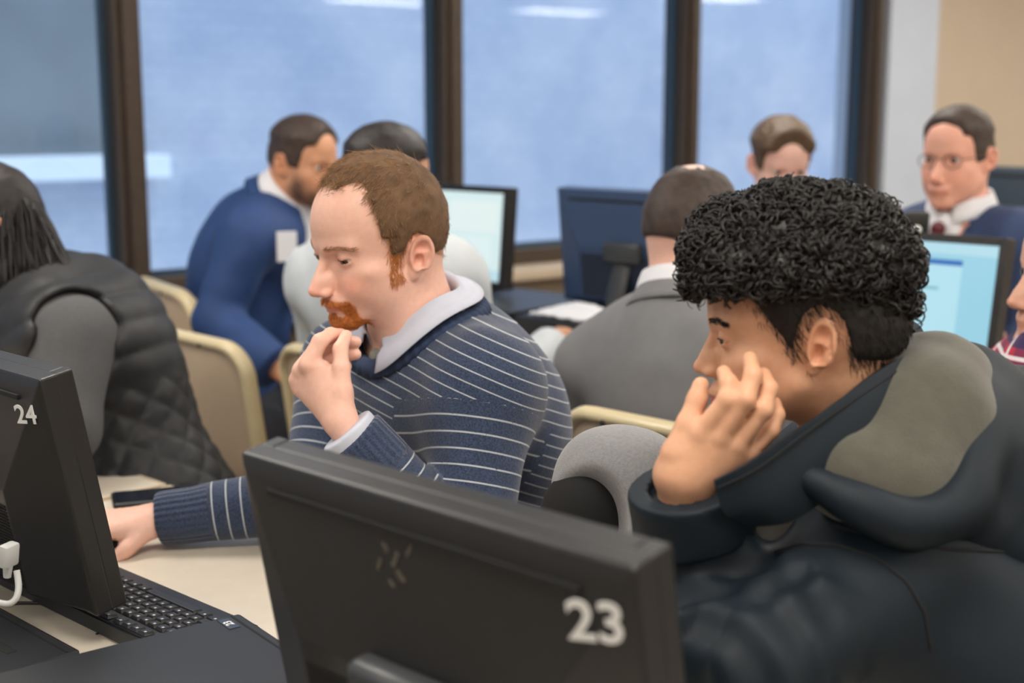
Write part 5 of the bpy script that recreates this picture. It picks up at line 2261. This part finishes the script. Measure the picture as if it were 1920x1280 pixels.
def jacket_front(P, J, R, H, shirt, tie=None, lap=.02):
    """white shirt wedge and tie at the throat"""
    f, up = R[:, 1], R[:, 2]
    s = Shape()
    n0 = J['neck'] + f * .060 - up * .015
    s.fcap(n0, n0 - up * .20 + f * .065, .052, .026, f, .75, .02)
    garment('shirt_front', s, .006, shirt, P, fold=(.002, 12))
    if tie is not None:
        t = Shape()
        t.cap(n0 + f * .046 + up * .022, n0 + f * .050 - up * .004, .018, .013, .01)
        t.fcap(n0 + f * .048 - up * .004, n0 + f * .100 - up * .20, .014, .024, f, .5, .01)
        garment('tie', t, .0045, tie, P, fold=(0, 1))


def bg_person(label, head_at, theta, phi, J, skin, cloth, hair, hair_mask, hair_thick, arms, garment_name='jacket', shirt=None, tie=None, roll=0, scale=1.0, g=.02,
              size=1.0, h=.011, hk={}, hands=True, stubble=None, hair_name='hair', collar=True, gz=None, cloth_fold=(.013, 6.5), hair_noise=(.15, .8), iris=(52, 40, 32)):
    H = Head(head_at, theta, phi, roll=roll, scale=scale, **hk)
    s = Shape()
    torso(s, J, size=size)
    s.cap(H.wld((0, -2.2, -5)), J['neck'], .057 * size, .064 * size, .03)
    H.add_to(s, .02)
    for i, (sh, el, wr, hd) in enumerate(arms):
        arm(s, sh, el, wr, s=size)
        if hands:
            hand_fk(s, wr, unit(wr - el) + EZ * -.1, EZ, 1 if i == 0 else -1, [(.3, .4, .2)] * 4, s=.92)
    legs(s, J)
    P = body_mesh('person', s, h, H, skin, label, fine=(H.wld((0, 3, -2)), (.085, .085, .115), .0052), lip=tuple(np.array(skin) * np.array([.86, .66, .64, 1])), flush=.8, stubble=stubble)
    make_eyes(H, P, srgb(*iris))
    if hair is not None:
        hair_cap(H, P, hair_name, hair, hair_mask, hair_thick, h=.0058, noise=hair_noise)
    c = Shape()
    R = torso(c, J, g=g * .85, size=size, k=.05)
    for sh, el, wr, hd in arms:
        d = unit(wr - el)
        arm(c, sh, el, wr, g=g * .8, cut=(wr - d * .01, d), s=size, k=.022, wrist_r=.032)
    nax = unit(H.wld((0, -2.2, -6)) - J['neck'])
    f = R[:, 1]
    fa = unit(f - nax * np.dot(f, nax))
    hn = neck_rim(c, J['neck'], nax, fa, .078)[2]
    c.cap(J['neck'] - nax * .04, J['neck'] + nax * .16, .070, .085, .015, op='s')
    if shirt is not None and tie is not False:
        # open front of the jacket
        n0 = J['neck'] + f * .12
        c.cap(n0 + R[:, 2] * .02, n0 - R[:, 2] * .22 + f * .03, .052, .012, .012, op='s')
    garment(garment_name, c, .0085, cloth, P, fold=cloth_fold)
    if shirt is not None:
        off = float(np.mean(hn)) - .012
        cb = collar_ring(J['neck'] + nax * off, nax, f, .066, .048, .036, .014, gap=.5, drop_front=.03, point=.02)
        cb.build('shirt_collar', shirt, P, smooth=True)
        jacket_front(P, J, R, H, shirt, tie if tie else None)
        # jacket collar behind the neck
        cb = collar_ring(J['neck'] + nax * (off - .014), nax, f, .079, .034, .030, .022, gap=1.5, drop_front=.05, point=.0)
        cb.build('jacket_collar', cloth, P, smooth=True)
    tr = Shape()
    tr.ell(J['pelvis'] - EZ * .01, (.175, .175, .12), None, .04)
    legs(tr, J, g=.014)
    garment('trousers', tr, .012, mat('dark_trousers', srgb(44, 46, 54), rough=.85), P, fold=(.004, 8))
    return P, H, R


def seat_legs(J, fwd, spread=.12, zk=.50):
    f = unit(np.array([fwd[0], fwd[1], 0]))
    l = np.cross(EZ, f)
    for n_, s_ in (('l', 1), ('r', -1)):
        k = J['pelvis'] + f * .40 + l * spread * s_
        k[2] = zk
        J['kn' + n_] = k
        a = k - f * .02
        a[2] = .09
        J['an' + n_] = a
    return J


A = at
XP = np.array([1.0, 0, 0])
m_navy = mat('navy_suit', srgb(44, 62, 98), rough=.75, noise=.08, nscale=30, bump=.15, bscale=800)
m_grey = mat('grey_suit', srgb(120, 120, 122), rough=.8, noise=.06, nscale=30, bump=.2, bscale=900)
m_wshirt = mat('white_shirt', srgb(222, 222, 226), rough=.75)
m_bkhair = mat('dark_hair', srgb(34, 28, 26), rough=.5, noise=.4, nscale=70, bump=.6, bscale=260)
m_brhair = mat('brown_hair', srgb(86, 66, 46), rough=.5, noise=.4, nscale=70, bump=.6, bscale=260)
m_dbhair = mat('dark_brown_hair', srgb(60, 46, 38), rough=.55, noise=.4, nscale=70, bump=.6, bscale=260)

# balding man in the grey suit, from behind
J = dict(neck=A(1285, 590, 2.40), shl=A(1118, 682, 2.52), shr=A(1450, 710, 2.25), pelvis=np.array([1.99, 1.36, .52]), fwd=XP, hunch=.02)
seat_legs(J, XP)
bg_person('balding man in a grey suit seen from behind, seated at the second desk', A(1296, 428, 2.42), 222, 6, J, srgb(224, 178, 158), m_grey, m_dbhair, short_hair(crown=True, low=-4.2), lambda q: .18 + .35 * sstep(8, 3, q[:, 2]),
          [(J['shl'], J['shl'] + np.array([.08, .06, -.29]), np.array([2.28, 1.60, .82]), 1), (J['shr'], J['shr'] + np.array([.08, -.06, -.29]), np.array([2.28, 1.22, .82]), 1)], shirt=m_wshirt, tie=None, g=.024, size=1.02, scale=.98)

# man in the bright blue suit, turned to the right
fw = unit(RGT + .25 * TOW)
J = dict(neck=A(522, 388, 3.52), shl=A(590, 440, 3.70), shr=A(468, 455, 3.36), pelvis=A(432, 760, 3.62), fwd=fw, hunch=.05)
J['pelvis'][2] = .55
seat_legs(J, fw)
Pb, Hb, Rb = bg_person('bearded man in a bright blue suit leaning right, before the second window', A(566, 305, 3.48), 152, 8, J, srgb(206, 150, 116), mat('blue_suit', srgb(32, 62, 112), rough=.75, noise=.08, nscale=30, bump=.15, bscale=800), m_dbhair, short_hair(low=-2.8, front=6.2), lambda q: .25 + .9 * sstep(4, 8, q[:, 2]),
          [(J['shl'], A(620, 600, 3.72), A(640, 690, 3.6), 1), (J['shr'], A(402, 600, 3.34), A(522, 690, 3.24), 1)], shirt=m_wshirt, tie=None, g=.026, stubble=(srgb(60, 44, 36), .85), scale=.98)

bd = MB().box((0, 0, 0), (.05, .004, .075), rot=Matrix.Rotation(math.atan2(-SY, CY) + .35, 3, 'Z'), bevel=.001)
bo = bd.build('name_badge', m_wshirt, Pb)
bo.location = at(538, 462, 3.31)

# dark-haired man in the pale shirt, behind the red-haired man
J = dict(neck=A(722, 430, 2.86), shl=A(590, 520, 2.98), shr=A(858, 530, 2.70), pelvis=np.array([1.95, 2.16, .53]), fwd=XP, hunch=.03)
seat_legs(J, XP)
bg_person('dark-haired man in a pale grey shirt, mostly hidden behind the red-haired man', A(722, 342, 2.86), 215, 6, J, srgb(206, 154, 124), mat('pale_grey_shirt', srgb(196, 202, 206), rough=.8, noise=.04), m_bkhair, short_hair(low=-3.5), lambda q: .45 + .8 * sstep(4, 8, q[:, 2]),
          [(J['shl'], J['shl'] + np.array([.10, .06, -.28]), np.array([2.30, 2.40, .83]), 1), (J['shr'], J['shr'] + np.array([.12, .05, -.28]), np.array([2.30, 2.05, .83]), 1)], garment_name='shirt', g=.02)

# young man facing us by the windows
fw = unit(-XP * .9 + TOW * .4)
J = dict(neck=A(1462, 402, 3.76), shl=A(1562, 445, 3.66), shr=A(1354, 445, 3.86), pelvis=np.array([3.42, 2.16, .53]), fwd=fw, hunch=.02)
seat_legs(J, fw)
bg_person('brown-haired young man in black looking down, before the last window', A(1462, 308, 3.70), 98, 14, J, srgb(232, 186, 170), mat('black_jacket', srgb(24, 28, 34), rough=.8, noise=.1), m_brhair, short_hair(low=-2.6, front=6.8), lambda q: .35 + 1.5 * sstep(3, 7.5, q[:, 2]) + .5 * sstep(4, 8, q[:, 1]),
          [(J['shl'], J['shl'] + np.array([-.06, -.08, -.29]), np.array([2.86, 1.98, .83]), 1), (J['shr'], J['shr'] + np.array([-.06, .08, -.29]), np.array([2.86, 2.30, .83]), 1)], g=.02, hair_noise=(.3, .7))

# man in glasses and navy suit
fw = unit(TOW * .8 - RGT * .5)
J = dict(neck=A(1800, 408, 3.28), shl=A(1912, 462, 3.16), shr=A(1672, 462, 3.42), pelvis=np.array([3.30, 1.58, .53]), fwd=fw, hunch=.0)
seat_legs(J, fw)
Pg, Hg, Rg = bg_person('man with glasses in a navy suit and dark red tie, at the right', A(1797, 295, 3.24), 44, 3, J, srgb(226, 168, 146), m_navy, m_dbhair, short_hair(low=-2.4, front=6.3, recede=.7), lambda q: .3 + .7 * sstep(4, 8, q[:, 2]),
          [(J['shl'], J['shl'] + np.array([-.02, -.08, -.29]), np.array([3.02, 1.30, .83]), 1), (J['shr'], J['shr'] + np.array([-.06, .06, -.29]), np.array([2.95, 1.75, .83]), 1)], shirt=m_wshirt, tie=mat('maroon_tie', srgb(92, 24, 36), rough=.5), g=.024, scale=1.0, hk=dict(fat=.5, jaw=1.06), h=.011)
m_spec = mat('spectacle_metal', srgb(90, 84, 80), rough=.3, metallic=.8)
for sx in (-1, 1):
    MB().tube([Hg.wld((sx * (3.3 + 2.3 * math.cos(a)), 9.4 - .35 * abs(math.cos(a)), -.2 + 1.6 * math.sin(a))) for a in np.linspace(0, 2 * math.pi, 25)[:-1]], .0011, n=6, closed=True).build('glasses_rim', m_spec, Pg, smooth=True)
    MB().tube([Hg.wld((sx * 5.6, 9.0, .3)), Hg.wld((sx * 7.3, 4.5, .6)), Hg.wld((sx * 7.7, -.5, .5))], .0011, n=6).build('glasses_arm', m_spec, Pg, smooth=True)
MB().tube([Hg.wld((-1.0, 9.5, .2)), Hg.wld((0, 9.9, .4)), Hg.wld((1.0, 9.5, .2))], .0011, n=6).build('glasses_bridge', m_spec, Pg, smooth=True)

# person in plaid at the right edge
def plaid():
    m = bpy.data.materials.new('plaid_flannel')
    m.use_nodes = True
    nt = m.node_tree
    b = nt.nodes['Principled BSDF']
    b.inputs['Roughness'].default_value = .85
    tc = nt.nodes.new('ShaderNodeTexCoord')
    sep = nt.nodes.new('ShaderNodeSeparateXYZ')
    nt.links.new(tc.outputs['Object'], sep.inputs[0])

    def band(out, per, lo_, hi_, off=0.0):
        n1 = nt.nodes.new('ShaderNodeMath')
        n1.operation = 'MULTIPLY_ADD'
        n1.inputs[1].default_value = 1 / per
        n1.inputs[2].default_value = off
        nt.links.new(out, n1.inputs[0])
        n2 = nt.nodes.new('ShaderNodeMath')
        n2.operation = 'FRACT'
        nt.links.new(n1.outputs[0], n2.inputs[0])
        n3 = nt.nodes.new('ShaderNodeMath')
        n3.operation = 'COMPARE'
        n3.inputs[1].default_value = (lo_ + hi_) / 2
        n3.inputs[2].default_value = (hi_ - lo_) / 2
        nt.links.new(n2.outputs[0], n3.inputs[0])
        return n3.outputs[0]

    def mixc(f, a, col, fac=1.0):
        mx = nt.nodes.new('ShaderNodeMix')
        mx.data_type = 'RGBA'
        ml = nt.nodes.new('ShaderNodeMath')
        ml.operation = 'MULTIPLY'
        ml.inputs[1].default_value = fac
        nt.links.new(f, ml.inputs[0])
        nt.links.new(ml.outputs[0], mx.inputs['Factor'])
        if hasattr(a, 'links'):
            nt.links.new(a, mx.inputs['A'])
        else:
            mx.inputs['A'].default_value = a
        mx.inputs['B'].default_value = col
        return mx.outputs['Result']
    red, navy, white = srgb(176, 40, 58), srgb(34, 40, 84), srgb(228, 224, 228)
    c = mixc(band(sep.outputs['Z'], .056, 0, .5), red, navy, .9)
    c = mixc(band(sep.outputs['Y'], .056, 0, .5), c, navy, .55)
    c = mixc(band(sep.outputs['Z'], .056, .70, .80), c, white, .9)
    c = mixc(band(sep.outputs['Y'], .056, .70, .80), c, white, .9)
    nt.links.new(c, b.inputs['Base Color'])
    return m


J = dict(neck=A(2020, 650, 2.05), shl=A(1930, 735, 2.16), shr=A(2200, 760, 1.90), pelvis=np.array([2.03, .66, .53]), fwd=XP, hunch=.02)
seat_legs(J, XP)
bg_person('person in a red and navy plaid shirt, cut off by the right edge', A(2034, 512, 2.04), 8, 0, J, srgb(222, 172, 148), plaid(), mat('grey_blond_hair', srgb(150, 128, 104), rough=.5, noise=.4, nscale=70, bump=.5, bscale=260), short_hair(low=-3.5, front=5.5), lambda q: .4 + .9 * sstep(3, 7, q[:, 2]),
          [(J['shl'], J['shl'] + np.array([.09, .05, -.28]), np.array([2.32, .95, .83]), 1), (J['shr'], J['shr'] + np.array([.09, -.06, -.28]), np.array([2.32, .60, .83]), 1)], garment_name='shirt', g=.02)

# ------------------------------------------------------------------ the woman in the quilted vest
def build_woman():
    fw = unit(-XP * .95 + np.array([0, .1, 0]))
    J = dict(neck=A(70, 560, 2.46), shl=A(140, 640, 2.28), shr=A(-40, 640, 2.62), pelvis=A(268, 985, 2.46), fwd=fw, hunch=.05)
    J['pelvis'][2] = .56
    seat_legs(J, fw)
    ell_, wrl = A(118, 800, 2.22), A(60, 880, 2.20)
    elr, wrr = A(-60, 830, 2.5), A(-80, 880, 2.4)
    wrl[2] = wrr[2] = .79
    H = Head(A(-20, 425, 2.44), 20, 10, scale=.95)
    s = Shape()
    torso(s, J, size=.9)
    s.cap(H.wld((0, -2.2, -5)), J['neck'], .05, .056, .03)
    H.add_to(s, .02)
    for i, (sh, el, wr) in enumerate(((J['shl'], ell_, wrl), (J['shr'], elr, wrr))):
        arm(s, sh, el, wr, s=.9)
        hand_fk(s, wr, unit(wr - el) * np.array([1, 1, .1]), EZ, 1 if i == 0 else -1, [(.3, .4, .2)] * 4, s=.85)
    legs(s, J)
    P = body_mesh('person', s, .012, H, srgb(214, 164, 136), 'woman with long black hair in a black quilted vest, at the left edge', fine=(H.wld((0, 3, -2)), (.1, .1, .13), .006))
    make_eyes(H, P, srgb(40, 28, 20))
    hair_cap(H, P, 'hair', m_bkhair, lambda q: np.minimum(5.0 - q[:, 1] + .6 * np.clip(q[:, 2] - 4, 0, 9), q[:, 2] + 9), lambda q: .9 + 0 * q[:, 0], h=.0045)
    # long hair: strands fall from the crown over the shoulder and back
    rng = np.random.RandomState(5)
    n, K = 1400, 14
    a = rng.uniform(-1.75, 1.75, n)
    rr = .9 + .25 * rng.rand(n)
    top = H.wld(np.stack([7.3 * np.sin(a) * .9, -9.0 * np.cos(a) * .85 - .5, 6.5 + 2 * rng.rand(n)], 1))
    tgt = np.array([A(150 + 0, 560, 2.36)]) * 0
    ends = []
    for i in range(n):
        u_ = -45 + 205 * rng.rand() ** 1.2
        t_ = 2.34 + .22 * rng.rand()
        v_ = 560 + 130 * rng.rand() if u_ < 40 else 520 + .12 * (u_ - 40) + 30 * rng.rand()
        ends.append(A(u_, v_, t_))
    ends = np.array(ends)
    order = np.argsort((ends - H.pos) @ RGT)
    o2 = np.argsort((top - H.pos) @ RGT)
    e_s = np.empty_like(ends)
    e_s[o2] = ends[order]
    t_ = np.linspace(0, 1, K)[None, :, None]
    midp = top + (top - H.pos) * .18 + np.array([0, 0, -.06])
    Q = (1 - t_) ** 2 * top[:, None] + 2 * t_ * (1 - t_) * (midp * .55 + e_s * .45 + (midp - H.pos) * .15)[:, None] + t_ ** 2 * e_s[:, None]
    Q += .004 * np.sin(t_ * 9 + rng.rand(n, 1, 1) * 6.28)
    V, Fq = tubes_mesh(Q, .0030 * np.concatenate([np.ones(K - 3), [.8, .5, .15]]), sides=3)
    o = link_mesh('long_hair', np_mesh('long_hair', V, Fq), mat('long_black_hair', srgb(26, 22, 22), rough=.36, noise=.3, nscale=120), P)
    o['kind'] = 'stuff'
    # grey sweater sleeves and quilted vest
    c = Shape()
    torso(c, J, g=.008, size=.9)
    for sh, el, wr in ((J['shl'], ell_, wrl), (J['shr'], elr, wrr)):
        d = unit(wr - el)
        arm(c, sh, el, wr, g=.022, cut=(wr - d * .01, d), s=.9, k=.05, wrist_r=.034)
    nax = unit(H.wld((0, -2.2, -6)) - J['neck'])
    c.cap(J['neck'] - nax * .02, J['neck'] + nax * .14, .062, .08, .015, op='s')
    garment('sweater', c, .0075, mat('charcoal_knit', srgb(84, 84, 86), rough=.95, noise=.1, nscale=200, bump=.25, bscale=500), P, fold=(.005, 9), label='charcoal grey sleeves')
    v = Shape()
    R = torso(v, J, g=.036, size=.95, k=.07)
    v.cap(J['pelvis'] + np.array([0, 0, .02]), J['pelvis'] + np.array([.02, 0, -.06]), .19, .19, .08)
    for sh, el in ((J['shl'], ell_), (J['shr'], elr)):
        out = unit(sh - J['neck'])
        v.cap(sh + out * .015 + EZ * .03, sh + unit(el - sh) * .30 + out * .05, .066, .060, .02, op='s')
    v.cap(J['neck'] - nax * .02, J['neck'] + nax * .14, .070, .09, .015, op='s')
    up, lf = R[:, 2].astype(np.float32), R[:, 1].astype(np.float32)
    cen = J['pelvis'].astype(np.float32)

    def quilt(p, d):
        hgt = (p - cen) @ up
        s1 = (p - cen) @ lf
        s2 = (p - cen) @ R[:, 0].astype(np.float32)
        w_ = np.arctan2(s2, s1) * .17
        q1 = np.abs(np.sin(math.pi * (hgt + w_) / .062))
        q2 = np.abs(np.sin(math.pi * (hgt - w_) / .062))
        dia = np.minimum(q1, q2) ** .6
        band = np.abs(np.sin(math.pi * hgt / .055)) ** .6
        mixf = sstep(.26, .30, hgt)
        return d - .006 * (dia * (1 - mixf) + band * mixf) + .004 + .003 * vnoise(p, 22.0)
    v.post.append(quilt)
    garment('quilted_vest', v, .0058, mat('black_nylon', srgb(30, 31, 34), rough=.58, noise=.15, nscale=60, bump=.2, bscale=300), P, fold=(.003, 10))
    tr = Shape()
    tr.ell(J['pelvis'] - EZ * .02, (.17, .17, .12), None, .04)
    legs(tr, J, g=.012)
    garment('trousers', tr, .012, mat('dark_trousers', srgb(44, 46, 54)), P, fold=(.004, 8))


build_woman()
